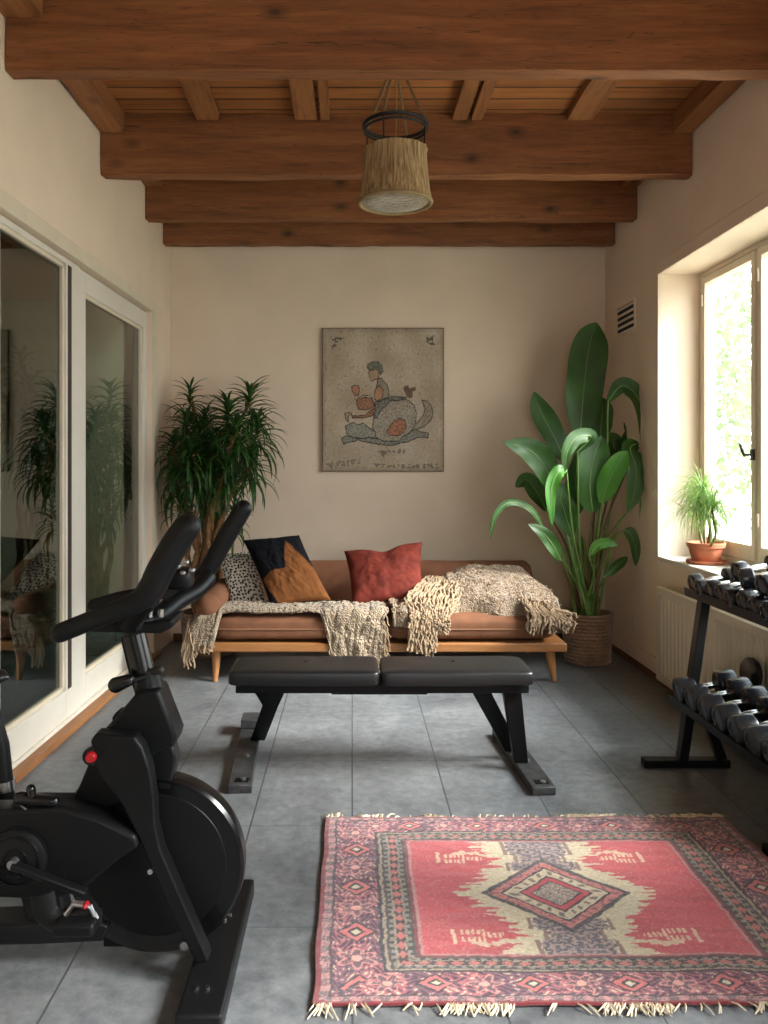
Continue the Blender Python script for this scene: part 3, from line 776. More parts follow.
# bolster arm at the left end
b = MB()
arm = [(-.895, SY0+.05, .462), (-.895, SY0+.3, .464), (-.895, SY1-.14, .470)]
b.tube(catmull(arm, 6), .078, 22, round_cap=True, flat=1.0)
b.build('bolster_arm', M['sofa'], t, smooth=True)
b = MB(); b.tube([(-.895+.074*math.cos(a), SY0+.045, .462+.074*math.sin(a)) for a in [2*PI*k/24 for k in range(25)]], .0045, 6, cap=False)
b.build('arm_piping', M['piping'], t, smooth=True)
for yy in (SY0+.1, SY1-.25): MB().bar((-.925, yy, .245), (-.925, yy, .40), .03, .03, (0, 1, 0)).build('arm_post', M['oakz'], t)

# ------------------------------------------------------------------ throw pillows
def pillow(TL, TR, BR, BL, th, mat, name, label, colfn=None, bow=.09, n=44, chop=0, group='cushions on the sofa', seed=0):
    TL, TR, BR, BL = map(Vector, (TL, TR, BR, BL))
    nrm = ((TR-TL).cross(BL-TL)).normalized()
    if nrm.y > 0: nrm = -nrm
    vs = []; uvs = []
    def pt(u, v, side):
        uu, vv = 2*u-1, 2*v-1
        su = uu*(1-bow*(1-vv*vv)); sv = vv*(1-bow*(1-uu*uu))
        if chop and vv > 0: sv -= chop*math.exp(-(uu/.35)**2)*vv
        a, c = (su+1)/2, (sv+1)/2
        p = (BL*(1-a)+BR*a)*(1-c)+(TL*(1-a)+TR*a)*c
        k = ((1-uu*uu)*(1-vv*vv)); k = max(0, k)**.42
        w = .012*nz(uu*3+seed, vv*3, side)+.006*nz(uu*8+seed, vv*8, side*3)
        if chop: k *= 1-.35*math.exp(-(uu/.22)**2)*smooth(-.2, 1, vv)
        return p+nrm*side*(th/2*k+w*k)
    b = MB()
    for side in (1, -1):
        base = len(b.v)
        for j in range(n+1):
            for i in range(n+1):
                b.v.append(tuple(pt(i/n, j/n, side))); uvs.append((i/n, j/n, side))
        for j in range(n):
            for i in range(n):
                q = (base+j*(n+1)+i, base+j*(n+1)+i+1, base+(j+1)*(n+1)+i+1, base+(j+1)*(n+1)+i)
                b.f.append(q if side == 1 else tuple(reversed(q)))
    o = b.build(name, mat, None, smooth='all')
    if colfn: paint(o, lambda i: colfn(*uvs[i]), len(uvs))
    return tag(recenter(o), label, 'cushion', group)
def dots(u, v, side):
    best = 9
    x, y = u*11, v*17; ix, iy = math.floor(x), math.floor(y)
    for a in (-1, 0, 1):
        for c in (-1, 0, 1):
            q = noise.cell_vector(Vector((ix+a, iy+c, 3)))
            d = math.hypot(ix+a+.5+.30*(q.x-.5)*2-x, iy+c+.5+.30*(q.y-.5)*2-y); best = min(best, d)
    return hexc('#23211f') if best < .33 else hexc('#dcd7cc')
pillow(at(218, 556, 5.72), at(252, 551, 5.72), at(268, 606, 5.45), at(232, 606, 5.45), .13, attrmat('dotted_cloth', .85, 300, .3), 'throw_cushion',
       'white cushion with black dots, leaning behind the navy and orange cushion', dots, bow=.02, n=110, seed=1)
def navy(u, v, side):
    e = .008*nz(u*14, v*14, 2)
    on = False
    if side == 1:
        # spike to the top middle, notch, spike to the left edge, all the lower right
        poly = [(.16, .0), (.10, .12), (.02, .34), (.40, .42), (.46, .50), (.72, .985), (.78, .80), (1.01, .60), (1.01, -.01)]
        poly = [(.16, -.01), (.06, .18), (.015, .345), (.22, .42), (.50, .44), (.56, .62), (.72, .90), (.80, .72), (1.02, .40), (1.02, -.01)]
        on = inpoly((u+e, v+e), poly)
    return hexc('#6b401f') if on else hexc('#0b0c12')
pillow(at(243, 540, 5.62), at(299, 535, 5.62), at(331, 600, 5.30), at(271, 607, 5.25), .15, attrmat('patchwork_linen', .9, 200, .5, .003, 0, .4, 22), 'throw_cushion',
       'navy cushion with a jagged orange-brown patch', navy, bow=.05, n=80, seed=4)
pillow(at(344, 551, 5.60), at(422, 542, 5.60), at(424, 598, 5.33), at(352, 607, 5.30), .16, M['rust'], 'throw_cushion',
       'rust red velvet cushion with a dented top edge', bow=.06, n=50, chop=.16, seed=9)

# ------------------------------------------------------------------ throws
ZT = .245+.168+.016      # seat top
def hangpath(d, y0, ztop, yf):
    run = y0-yf
    if d < run: return (y0-d, ztop)
    r = .045; arc = r*PI/2; e = d-run
    if e < arc:
        a = e/r; return (yf-r*math.sin(a), ztop-r*(1-math.cos(a)))
    return (yf-r, ztop-r-(e-arc))
t = thing('knitted_throw', 'chunky beige knitted throw draped over the left seat cushion and arm', 'throw', (-.4, 5.2, .46))
def th1(s, q):
    x = lerp(-.99, .215, s)
    arm_ = smooth(-.80, -.86, x)
    zt = ZT+.012-.02*arm_-.05*smooth(-.93, -.99, x)
    hang = .17*smooth(-.80, -.86, x)+.30*smooth(-.20, -.10, x)+.035+.02*nz(x*8, 2)
    y0 = 5.36+.05*nz(x*4, 7)+.05*smooth(-.15, .1, x)-.22*arm_
    yf = SY0+.052-.035*arm_
    total = (y0-yf)+hang
    d = q*total
    y, z = hangpath(d, y0, zt, yf)
    on = smooth(0, .3, q)
    fold = .010*math.sin(x*26+2*nz(x*3, q*2))*smooth(-.25, -.1, x)*on+.016*nz(x*10, q*8, 3)+.012*nz(x*26, q*16, 5)
    hangk = smooth(SY0+.03, SY0, y)
    x2 = x+.02*nz(q*5, x*4, 8)-.02*hangk*smooth(-.1, .2, x)
    bob = .006*(abs(math.sin(x*95+6*q))*abs(math.sin(q*70+x*9)))
    return (x2, y-(abs(fold)+bob)*(.25+.75*hangk), z+(abs(fold)+bob)*(1-.8*hangk))
b = MB(); b.grid(th1, 200, 90); b.build('blanket', M['knit'], t, smooth='all', solid=.014)
def strand(b, p, L, R, r=.004, lean=(0, 0, 0), n=5, seg=5, side=4):
    pts = []; ph = R.uniform(0, 6)
    for k in range(n+1):
        u = k/n
        pts.append(Vector(p)+Vector((lean[0]*u*L+.010*math.sin(ph+u*5)*u, lean[1]*u*L-.006*abs(math.sin(ph+u*4)), -L*u)))
    b.tube(pts, [r*(1.1-.2*k/n) for k in range(n+1)], side)
R = random.Random(11)
b = MB()
for k in range(64):
    s = R.uniform(.70, 1.0); p = Vector(th1(s, 1.0)); strand(b, p+Vector((0, R.uniform(-.008, .004), .012)), R.uniform(.04, .075), R, .005)
for k in range(26):
    q = R.uniform(.55, 1.0); p = Vector(th1(1.0, q)); strand(b, p, R.uniform(.05, .08), R, .005, (R.uniform(.1, .5), -.1, 0))
for k in range(46):
    q = R.uniform(.05, 1.0); p = Vector(th1(.004, q)); strand(b, p+Vector((R.uniform(-.03, .02), 0, .01)), R.uniform(.08, .15), R, .006, (R.uniform(-.35, .1), 0, 0))
for k in range(24):
    s = R.uniform(.0, .12); p = Vector(th1(s, 1.0)); strand(b, p, R.uniform(.03, .06), R, .005)
b.build('fringe', M['yarn'], t, smooth=True)

t = thing('shaggy_throw', 'bulky shaggy beige throw heaped over the right half of the sofa', 'throw', (.8, 5.4, .46))
def body(s, q):      # from the backrest top (q=0) to the seat front (q=1)
    a = at(lerp(446, 541, s), 0, 5.6).x; x = a
    top = .628-.05*(1-smooth(0, .28, s))-.12*smooth(.76, 1.0, s)
    yb, yf = 5.70, 5.15+.03*math.sin(s*9)
    y = lerp(yb, yf, q)
    z = lerp(top, ZT+.02, q**1.25)+.045*math.sin(PI*min(1, q*1.05))*(1-.4*s)
    z += .016*nz(s*6, q*6, 2)+.010*nz(s*18, q*18, 5)
    z -= .06*smooth(.9, 1, q)
    x += .04*(q-.2)*(1 if s > .5 else -.6)+.01*nz(q*7, s*3, 4)
    return Vector((x, y, z))
b = MB(); b.grid(body, 90, 80); bo = b.build('blanket', M['fluff'], t, smooth='all', solid=.03)
def body2(s, q):     # part spilling left over the front edge of the seat
    x = lerp(.235, .52, s); hang = .13+.05*smooth(0, 1, s); y0 = 5.40; yf = SY0+.055; d = q*((y0-yf)+hang)
    y, z = hangpath(d, y0, ZT+.022, yf)
    f = .014*nz(x*14, q*9, 3)+.02*abs(math.sin(x*30+q*2)); hk = smooth(SY0+.03, SY0, y)
    return Vector((x+.02*q, y-f*hk, z+f*(1-hk)))
b = MB(); b.grid(body2, 60, 70); b.build('blanket_corner', M['fluff'], t, smooth='all', solid=.02)
# gathered bundle: thick wavy ropes running over the seat and hanging down in front
R = random.Random(23); b = MB()
for k in range(96):
    s = (k+R.random())/96
    x0 = lerp(.50, .72, s); x1 = lerp(.30, .62, s)+R.uniform(-.02, .02); x2 = lerp(.36, .60, s)
    zz = R.uniform(0, .035)
    end = lerp(.17, .20, abs(s-.5)*2)+R.uniform(0, .05) if s < .66 else R.uniform(.30, .40)
    xm = lerp(x0, x1, .5)
    pts = [(x0, 5.55, .575+zz*.4), (xm+.02, 5.34, .53+zz), (x1+.03, 5.16, .475+zz), (x2, 5.045-zz*.4, .42+zz*.5), (x2-.01, 5.015-zz*.5, .36), (x2-.012+R.uniform(-.015, .015), 5.01-zz*.5, end)]
    pts = catmull(pts, 7)
    pts = [p+Vector((.008*math.sin(i*1.3+k), .006*math.cos(i*1.7+k*2), .006*math.sin(i*1.1+k*3))) for i, p in enumerate(pts)]
    b.tube(pts, [.0070+.0025*math.sin(i*2.1+k) for i in range(len(pts))], 6)
b.build('gathered_fringe', M['yarn'], t, smooth=True)
b = MB()
for k in range(95):                                 # tassels over the right front corner
    s = R.random(); p0 = Vector((lerp(1.06, 1.25, s), lerp(5.40, 5.14, R.random()), .505-.05*s+R.uniform(-.02, .02)))
    ex = lerp(1.10, 1.345, s)+R.uniform(-.03, .03)
    far_ = R.random() < .62
    if far_: pts = [p0, (lerp(p0.x, ex, .5), 5.09, .475-.06*s), (ex, 5.03-R.uniform(0, .03), .42-.04*s), (ex+R.uniform(-.02, .02), 5.015-R.uniform(0, .03), R.uniform(.30, .39))]
    else: pts = [p0, (lerp(p0.x, ex, .6), 5.16, .48-.05*s), (ex+.04*s, 5.12, .44-.02*s), (ex+.07*s, 5.10, R.uniform(.38, .43))]
    pts = catmull(pts, 5)
    pts = [q+Vector((.006*math.sin(i*1.9+k), .005*math.cos(i*2.3+k), .006*math.sin(i*1.4+k))) for i, q in enumerate(pts)]
    b.tube(pts, .0058, 5)
b.build('corner_fringe', M['yarn'], t, smooth=True)
b = MB()                                            # shaggy tufts
for k in range(4200):
    s, q = R.random(), R.random()
    if k % 5: p = body(s, q)
    else: p = body2(s, q)
    nn = Vector((R.uniform(-1, 1), -.6+R.uniform(-.5, .5), .9)).normalized(); Lh = R.uniform(.010, .024)
    p = p+Vector((0, -.006, .008)); c1 = p+nn*Lh*.6; c2 = c1+Vector((R.uniform(-.01, .01), -.006, -.006))
    b.tube([p, c1, c2], [.0030, .0026, .0015], 3, cap=False)
b.build('shag', M['yarn'], bo, smooth=True)

# ------------------------------------------------------------------ weight bench
t = thing('weight_bench', 'flat black weight bench with two vinyl pads in the middle of the room', 'bench', (.12, 3.62, 0))
for x0, x1 in ((-.528, .117), (.124, .774)):
    p = MB().squad(((x0+x1)/2, 3.617, .437), ((x1-x0)/2, .150, .034), .32, .12, 120, 24,
                   lambda q, h=(x1-x0)/2: Vector((q.x, q.y, q.z+(.004*nz(q.x*7, q.y*9, 1)+.003 if q.z > 0 else 0)))).build('pad', M['vinyl'], t, smooth='all')
    MB().tube([((x0+x1)/2, 3.64, .474), ((x0+x1)/2, 3.64, .478)], .008, 10).build('button', M['blackg'], p)
MB().box(-.50, .76, 3.52, 3.57, .365, .405).box(-.50, .76, 3.66, 3.71, .365, .405).box(-.50, -.44, 3.57, 3.66, .367, .403).box(.70, .76, 3.57, 3.66, .367, .403).build('seat_rail', M['blackm'], t, bevel=.003)
MB().box(-.09, .33, 3.59, 3.64, .34, .40).build('centre_beam', M['blackm'], t, bevel=.003)
# left leg: broad slanted strut with gusset
xl = -.445
b = MB()
b.extrude([(-.49, 3.61, .37), (-.285, 3.61, .37), (-.335, 3.71, .25), (-.415, 3.90, .034), (-.485, 3.90, .034), (-.405, 3.70, .26), (-.43, 3.65, .325)], (0, .055, 0))
b.build('leg', M['blackm'], t, bevel=.004)
b = MB(); b.extrude([(.515, 3.60, .37), (.60, 3.60, .37), (.775, 3.74, .036), (.70, 3.74, .036)], (0, .045, 0)); b.build('leg', M['blackm'], t, bevel=.004)
b = MB(); b.extrude([(.655, 3.56, .37), (.735, 3.56, .37), (.775, 3.60, .036), (.715, 3.60, .036)], (0, .05, 0)); b.build('leg', M['blackm'], t, bevel=.004)
for (xa, ya), (xb, yb) in (((-.459, 3.355), (-.512, 4.20)), ((.782, 3.335), (.745, 4.08))):
    f = MB().bar((xa, ya, .018), (xb, yb, .018), .098, .036).build('foot_bar', M['footbar'], t, bevel=.004)
    for k in (.07, .40, .92):
        bx, by = lerp(xa, xb, k)+.01, lerp(ya, yb, k)
        MB().tube([(bx, by, .036), (bx, by, .042)], .012, 8).build('bolt', M['steel'], f)
    MB().box(xa-.028, xa+.030, ya+.03, ya+.075, .036, .0375).build('foot_label', M['black'], f)
MB().bar((-.508, 4.06, .060), (-.513, 4.19, .060), .085, .045).build('foot_bracket', M['footbar'], t, bevel=.004)

# ------------------------------------------------------------------ exercise bike
BYc = 2.22
t = thing('exercise_bike', 'black indoor cycling bike with big flywheel in the left foreground', 'exercise bike', (-.6, BYc, 0))
def PZ(pts, Y): return [(at(x, y, Y).x, at(x, y, Y).z) for x, y in pts]
# base
f = MB().box(-.418, -.306, 1.93, 2.57, .0, .052).build('front_foot', M['blackm'], t, bevel=.008, bseg=3)
for bx, by in ((-.385, 2.03), (-.358, 2.03), (-.362, 2.33), (-.352, 2.36)): MB().tube([(bx, by, .052), (bx, by, .056)], .006, 8).build('bolt', M['chrome'], f)
MB().box(-1.62, -1.52, 1.95, 2.49, 0, .052).build('rear_foot', M['blackm'], t, bevel=.008, bseg=3)
b = MB(); rail = PZ([(-330, 935), (-60, 927), (20, 925), (95, 921), (108, 927), (103, 942), (40, 945), (-330, 953)], BYc-.05)
b.prism(rail, BYc-.05, BYc+.05); b.build('base_rail', M['blackm'], t, bevel=.006)
MB().box(-.68, -.40, BYc+.02, BYc+.06, .03, .065).build('base_link', M['blackm'], t, bevel=.004)
MB().tube([(-.44, BYc-.07, .085), (-.44, BYc+.07, .085)], .012, 10).build('axle_bar', M['chrome'], t, smooth=True)
MB().tube([(-.40, 2.44, .04), (-.40, 2.47, .04)], .03, 16).build('transport_wheel', M['blackg'], t, smooth=True)
# flywheel
fc = at(158, 860, BYc); Rm = Matrix.Rotation(PI/2, 4, 'X')
fw = MB().lathe([(0.01, -.028), (.215, -.028), (.228, -.032), (.236, -.024), (.238, 0), (.236, .024), (.228, .032), (.215, .028), (.01, .028)], 96, fc, Rm).build('flywheel', M['blackg'], t, smooth=True)
MB().lathe([(0.0, -.036), (.17, -.031), (.188, -.030), (.192, -.026)], 72, fc, Rm.to_4x4() @ Matrix.Rotation(PI, 4, 'X')).build('wheel_cover', M['black'], fw, smooth=True)
# fork legs
forkp = [(90, 741), (95, 734), (134, 737), (142, 748), (150, 772), (154, 800), (155, 826), (161, 852), (209, 962), (196, 965), (172, 915), (150, 866), (140, 842), (122, 806), (98, 775)]
MB().prism(PZ(forkp, 2.10), 2.10, 2.155).build('fork_leg', M['black'], t, bevel=.006, bseg=3)
MB().prism(PZ(forkp, 2.10), 2.285, 2.34).build('fork_leg', M['black'], t, bevel=.006, bseg=3)
# frame cover between head and rear body
cov = [(138, 691), (158, 690), (164, 706), (176, 737), (174, 747), (152, 757), (147, 772), (148, 800), (120, 806), (96, 812), (66, 810), (78, 788), (89, 762), (93, 744), (104, 730), (122, 710)]
MB().prism(PZ(cov, 2.165), 2.165, 2.275).build('frame_cover', M['black'], t, bevel=.010, bseg=3)
MB().prism(PZ([(148, 752), (172, 743), (176, 760), (170, 790), (158, 790)], 2.19), 2.19, 2.25).build('fender', M['blackm'], t, bevel=.006)
bolt_c = at(150, 872, 2.095)
MB().tube([bolt_c, bolt_c+Vector((0, .01, 0))], .007, 12).build('fork_bolt', M['chrome'], t)
# rear body with pulley cover
bodyp = [(-60, 812), (0, 811), (60, 807), (98, 818), (135, 836), (139, 848), (118, 862), (96, 880), (80, 893), (52, 901), (0, 899), (-60, 893), (-100, 860), (-95, 830)]
MB().prism(PZ(bodyp, 2.09), 2.09, 2.17).build('chain_guard', M['black'], t, bevel=.012, bseg=3)
MB().prism(PZ([(-100, 818), (-20, 806), (70, 806), (100, 815), (60, 850), (-60, 862), (-110, 850)], 2.18), 2.17, 2.28).build('main_frame', M['blackm'], t, bevel=.010)
MB().prism(PZ([(-112, 850), (-60, 862), (-76, 935), (-140, 935)], 2.2), 2.19, 2.26).build('rear_strut', M['blackm'], t, bevel=.008)
MB().prism(PZ([(20, 890), (60, 885), (70, 928), (30, 928)], 2.2), 2.19, 2.25).build('bottom_strut', M['blackm'], t, bevel=.006)
pc = at(17, 859, 2.08)
pul = MB().lathe([(0.0, -.012), (.068, -.012), (.076, -.006), (.076, .01), (0, .01)], 48, pc, Rm @ Matrix.Rotation(PI, 4, 'X')).build('pulley_cover', M['black'], t, smooth=True)
b = MB()
for r_ in (.030, .062):
    b.tube([pc+Vector((r_*math.cos(a), -.013, r_*math.sin(a))) for a in [2*PI*k/40 for k in range(41)]], .0025, 6, cap=False)
for a in (3.6, 4.3, 5.0): b.tube([pc+Vector((.038*math.cos(a), -.010, .038*math.sin(a))), pc+Vector((.038*math.cos(a), -.017, .038*math.sin(a)))], .005, 8)
b.build('hub_ring', M['blackg'], pul, smooth=True)
# crank and pedal, near side
pe = at(82, 900, 2.02)
cr = MB().bar(pc+Vector((0, -.03, 0)), Vector((pe.x, 2.05, pe.z)), .016, .028, (0, 1, 0)).build('crank', M['blackm'], t, bevel=.004)
pd = MB().box(pe.x-.05, pe.x+.05, 1.95, 2.035, pe.z-.055, pe.z-.022).build('pedal', M['black'], t, bevel=.01, bseg=3)
b = MB(); b.tube([(pe.x-.03, 1.99, pe.z-.02), (pe.x-.01, 1.99, pe.z+.006), (pe.x+.03, 1.99, pe.z), (pe.x+.045, 1.99, pe.z-.03)], .007, 8)
b.tube([(pe.x-.025, 2.02, pe.z-.01), (pe.x+.005, 2.02, pe.z-.012)], .009, 8); b.build('pedal_clip', M['steel'], pd, smooth=True)
MB().tube([(pe.x+.022, 1.975, pe.z+.008), (pe.x+.022, 1.99, pe.z+.008)], .006, 12, round_cap=True).build('red_cap', M['red'], pd, smooth=True)
b = MB(); pts = catmull([at(42, 893, 2.0), at(48, 915, 2.0), at(70, 922, 2.0), at(98, 912, 2.0)], 6)
b.tube(pts, .014, 8, flat=2.2); b.build('toe_cage', M['blackm'], pd, smooth=True)
pf = at(-45, 812, 2.36)
MB().bar(pc+Vector((0, .27, 0)), (pf.x, 2.36, pf.z), .016, .028, (0, 1, 0)).build('crank', M['blackm'], t, bevel=.004)
MB().box(pf.x-.05, pf.x+.05, 2.37, 2.46, pf.z-.02, pf.z+.012).build('pedal', M['black'], t, bevel=.008)
MB().tube([pc+Vector((0, -.035, 0)), pc+Vector((0, .28, 0))], .012, 12).build('crank_axle', M['steel'], t, smooth=True)
# red tension knob
rk = at(92, 756, 2.10)
k_ = MB().lathe([(0, -.018), (.011, -.018), (.014, -.013), (.015, 0), (.013, .008), (0, .008)], 20, rk, Rm @ Matrix.Rotation(PI, 4, 'X')).build('tension_knob', M['red'], t, smooth=True)
MB().lathe([(0, -.006), (.023, -.006), (.023, .010), (0, .010)], 20, rk+Vector((0, .004, 0)), Rm).build('knob_collar', M['blackm'], k_, smooth=True)
# lever on top of the body
b = MB(); a_ = at(20, 798, 2.1); c_ = at(54, 801, 2.1)
b.tube([a_, at(36, 800, 2.1), c_], [.016, .015, .014], 14, round_cap=True); b.tube([at(32, 797, 2.1), at(31, 789, 2.1)], .012, 10, round_cap=True)
b.tube([at(18, 796, 2.1), at(22, 806, 2.1), at(30, 812, 2.1)], .006, 8); b.build('resistance_lever', M['blackg'], t, smooth=True)
# seat post and saddle (mostly beyond the left edge of the picture)
b = MB(); b.tube([at(8, 812, BYc), at(1, 745, BYc), at(-12, 700, BYc)], .022, 16); b.build('seat_post', M['blackm'], t, smooth=True)
MB().tube([at(6, 790, BYc), at(5, 780, BYc)], .026, 18).build('seat_collar', M['chrome'], t, smooth=True)
b = MB()
def sad(s, q):
    a = 2*PI*q; w = lerp(.026, .12, smooth(.35, 1, s)); h = lerp(.016, .032, s)*(1 if 0 < s < 1 else .2)
    if s in (0, 1): w *= .2
    p = at(lerp(9, -95, s), lerp(681, 668, s), BYc)
    return (p.x, BYc+w*math.cos(a), p.z+h*math.sin(a)+.01)
vs = [sad(i/16, k/18) for i in range(17) for k in range(18)]
b.add(vs, [(i*18+k, i*18+(k+1) % 18, (i+1)*18+(k+1) % 18, (i+1)*18+k) for i in range(16) for k in range(18)]+[tuple(reversed(range(18))), tuple(range(16*18, 17*18))])
b.build('saddle', M['vinyl'], t, smooth=True, angle=60)
# handlebar post
b = MB(); b.tube([at(148, 694, BYc), at(141, 668, BYc), at(133, 634, BYc)], [.034, .034, .034], 20); b.build('handlebar_post', M['blackg'], t, smooth=True)
b = MB(); b.tube([at(151, 698, BYc), at(146, 670, BYc)], [.042, .036], 20); b.build('post_collar', M['black'], t, smooth=True)
b = MB(); b.tube([at(146, 676, BYc-.03), at(128, 681, BYc-.05)], .009, 10); b.tube([at(129, 680, BYc-.05), at(116, 685, BYc-.05)], [.016, .021], 16, round_cap=True)
b.build('adjusting_knob', M['blackg'], t, smooth=True)
MB().tube([at(148, 672, BYc-.02), at(160, 670, BYc-.03)], [.008, .012], 12, round_cap=True).build('clamp_bolt', M['iron'], t, smooth=True)
pl = MB().extrude([at(66, 632, 2.15), at(160, 634, 2.15), at(172, 628, 2.15), at(173, 619, 2.15), at(150, 622, 2.15), at(80, 622, 2.15)], (0, .14, 0)).build('bracket', M['black'], t, bevel=.008, bseg=3)
for p in ((150, 612), (161, 612), (120, 618), (135, 617)): MB().tube([at(p[0], p[1]+5, 2.17), at(p[0], p[1]-3, 2.17)], .008, 10).build('clamp_screw', M['chrome'], pl, smooth=True)
def bar_(name, pts, rs, Y, mat='grip', n=8):
    P_ = catmull([at(x, y, Y) for x, y in pts], n); rr = []
    for i in range(len(pts)-1):
        for k in range(n): rr.append(lerp(rs[i], rs[i+1], k/n))
    rr.append(rs[-1]); return MB().tube(P_, rr, 20, round_cap=True).build(name, M[mat], t, smooth=True)
bar_('handlebar', [(60, 633), (100, 617), (135, 603), (151, 589), (160, 571), (174, 546), (187, 527)], [.024, .024, .027, .034, .035, .035, .034], 2.02)
bar_('handlebar', [(94, 605), (130, 596), (165, 592), (192, 585), (206, 572), (224, 541), (243, 509)], [.020, .020, .020, .022, .027, .028, .027], 2.44)
P_ = catmull([at(208, 577, 2.42), at(196, 590, 2.36), at(176, 602, 2.28), at(155, 618, 2.2), at(132, 626, 2.16)], 6)
MB().tube(P_, .026, 14, flat=1.0).build('bar_bridge', M['black'], t, smooth=True)
P_ = catmull([at(150, 598, 2.04), at(138, 612, 2.1), at(128, 624, 2.16)], 6)
MB().tube(P_, .026, 14).build('bar_bridge', M['black'], t, smooth=True)
c0 = at(186, 566, 2.26)
b = MB(); b.squad(at(180, 578, 2.26), (.035, .05, .03), .5, .4, 24, 14); b.tube([at(160, 596, 2.24), at(180, 578, 2.26)], .025, 12)
cn = b.build('console', M['black'], t, smooth=True)
b = MB()
for p in ((178, 566), (186, 562), (192, 570), (183, 573)): b.squad(at(p[0], p[1], 2.22), (.009, .009, .007), .8, .8, 12, 8)
b.build('console_button', M['steel'], cn, smooth=True)

# ------------------------------------------------------------------ dumbbell rack
t = thing('dumbbell_rack', 'black two-tier metal dumbbell rack in front of the radiator', 'rack', (1.5, 3.25, 0))
for Y in (3.665, 2.825):
    MB().box(1.30 if Y > 3 else 1.425, 1.68, Y-.03, Y+.03, 0, .034).build('foot', M['blackm'] if Y > 3 else M['blackm'], t, bevel=.004)
    MB().bar((1.475, Y, .034), (1.575, Y, .755), .055, .04, (1, 0, 0)).build('upright', M['blackm'], t, bevel=.004)
    MB().bar((1.65, Y, .034), (1.56, Y, .29), .04, .04, (1, 0, 0)).build('brace', M['blackm'], t, bevel=.003)
def tray(x0, z0, x1, z1, y0, y1, name='tray'):
    b = MB(); th = .004
    d = Vector((x1-x0, 0, z1-z0)); u = d.normalized(); n_ = Vector((-u.z, 0, u.x))
    prof = [Vector((x0, 0, z0))+n_*.022-u*.0, Vector((x0, 0, z0))-n_*.018, Vector((x1, 0, z1))-n_*.018, Vector((x1, 0, z1))+n_*.03, Vector((x1, 0, z1))+n_*.03-u*th, Vector((x1, 0, z1))-u*th, Vector((x0, 0, z0))+u*th, Vector((x0, 0, z0))+n_*.022+u*th]
    m_ = len(prof); vs = [(p.x, y, p.z) for y in (y0, y1) for p in prof]
    b.add(vs, [tuple(range(m_)), tuple(reversed(range(m_, 2*m_)))]+[(i, m_+i, m_+(i+1) % m_, (i+1) % m_) for i in range(m_)])
    return b.build(name, M['blackm'], t)
TT = (1.525, .765, 1.765, .808); TB = (1.455, .275, 1.745, .328)
tray(*TT, 2.75, 3.76, 'top_tray'); tray(*TB, 2.75, 3.76, 'lower_tray')

def dumbbell(name, r, hl, span, label, group):
    o = thing(name, label, 'dumbbell', (0, 0, 0), 0, group)
    for s in (-1, 1):
        m_ = Matrix.Rotation(PI/2*s, 4, 'Y')
        MB().lathe([(0, 0), (r*.80, 0), (r*.97, .006), (r, .014), (r, hl-.014), (r*.97, hl-.006), (r*.80, hl), (r*.62, hl), (r*.58, hl-.004), (0, hl-.004)], 28, (s*span/2, 0, r), m_).build('weight_head', M['rubber'], o, smooth=True, local=True)
    MB().tube([(-span/2, 0, r), (-span*.25, 0, r), (0, 0, r), (span*.25, 0, r), (span/2, 0, r)], [.011, .014, .0155, .014, .011], 14).build('handle', M['chrome'], o, smooth=True, local=True)
    return o
def dup(root, label):
    r = root.copy(); C.objects.link(r); r['label'] = label
    for ch in list(root.children):
        c = ch.copy(); C.objects.link(c); c.parent = r
    return r
def put(o, x, y, z, tilt, yaw=0):
    o.location = (x, y, z); o.rotation_euler = (0, -tilt, yaw)
ordn = ['first', 'second', 'third', 'fourth', 'fifth', 'sixth', 'seventh', 'eighth', 'ninth', 'tenth']
def tray_z(T, x): return T[1]+(x-T[0])/(T[2]-T[0])*(T[3]-T[1])
R = random.Random(2)
tiltT = math.atan2(TT[3]-TT[1], TT[2]-TT[0]); tiltB = math.atan2(TB[3]-TB[1], TB[2]-TB[0])
src = None
ys = [3.69-.096*k for k in range(10)]
for k, y in enumerate(ys):
    lab = f'small black dumbbell on the top rack tray, {ordn[k]} from the far end'
    if src is None: src = dumbbell('dumbbell', .043, .052, .105, lab, 'small dumbbells on the top tray'); o = src
    else: o = dup(src, lab)
    xc = 1.628+R.uniform(-.006, .006)
    s_ = 1.0+R.uniform(-.14, .06) if k else 1
    put(o, xc, y, tray_z(TT, xc)+.002, tiltT, R.uniform(-.05, .05)); o.scale = (1, min(1.03, s_), min(1.03, s_))
for k, (x, y, yaw) in enumerate(((1.70, 3.42, .15), (1.655, 3.24, -.30), (1.65, 3.11, .15), (1.65, 2.98, .1))):
    o = dup(src, ['farthest of the small black dumbbells lying on top of the top row', 'small black dumbbell piled highest above the middle of the top tray',
                  'small black dumbbell in the upper layer just before the middle of the top tray', 'small black dumbbell in the upper layer at the near end of the top tray'][k])
    o['group'] = 'dumbbells piled on the top row'
    put(o, x, y, tray_z(TT, x)+.078, tiltT, yaw)
src2 = None
ys2 = [3.655, 3.52, 3.385, 3.25, 3.115, 2.98, 2.845]
for k, y in enumerate(ys2):
    lab = f'large black dumbbell on the lower rack tray, {ordn[k]} from the far end'
    if src2 is None: src2 = dumbbell('dumbbell', .058, .085, .095, lab, 'large dumbbells on the lower tray'); o = src2
    else: o = dup(src2, lab)
    xc = 1.588+.0*k; put(o, xc, y, tray_z(TB, xc)+.002, tiltB, R.uniform(-.04, .04))
b = MB().lathe([(0.014, -.012), (.06, -.012), (.072, -.008), (.072, .008), (.06, .012), (.014, .012)], 40, (0, 0, .072), Matrix.Rotation(PI/2, 4, 'Y'))
o = b.build('weight_plate', M['rubber'], None, smooth=True); o.location = (1.775, 3.62, .352); o.rotation_euler = (0, .08, .15)
o.location = (1.775, 3.66, .342)
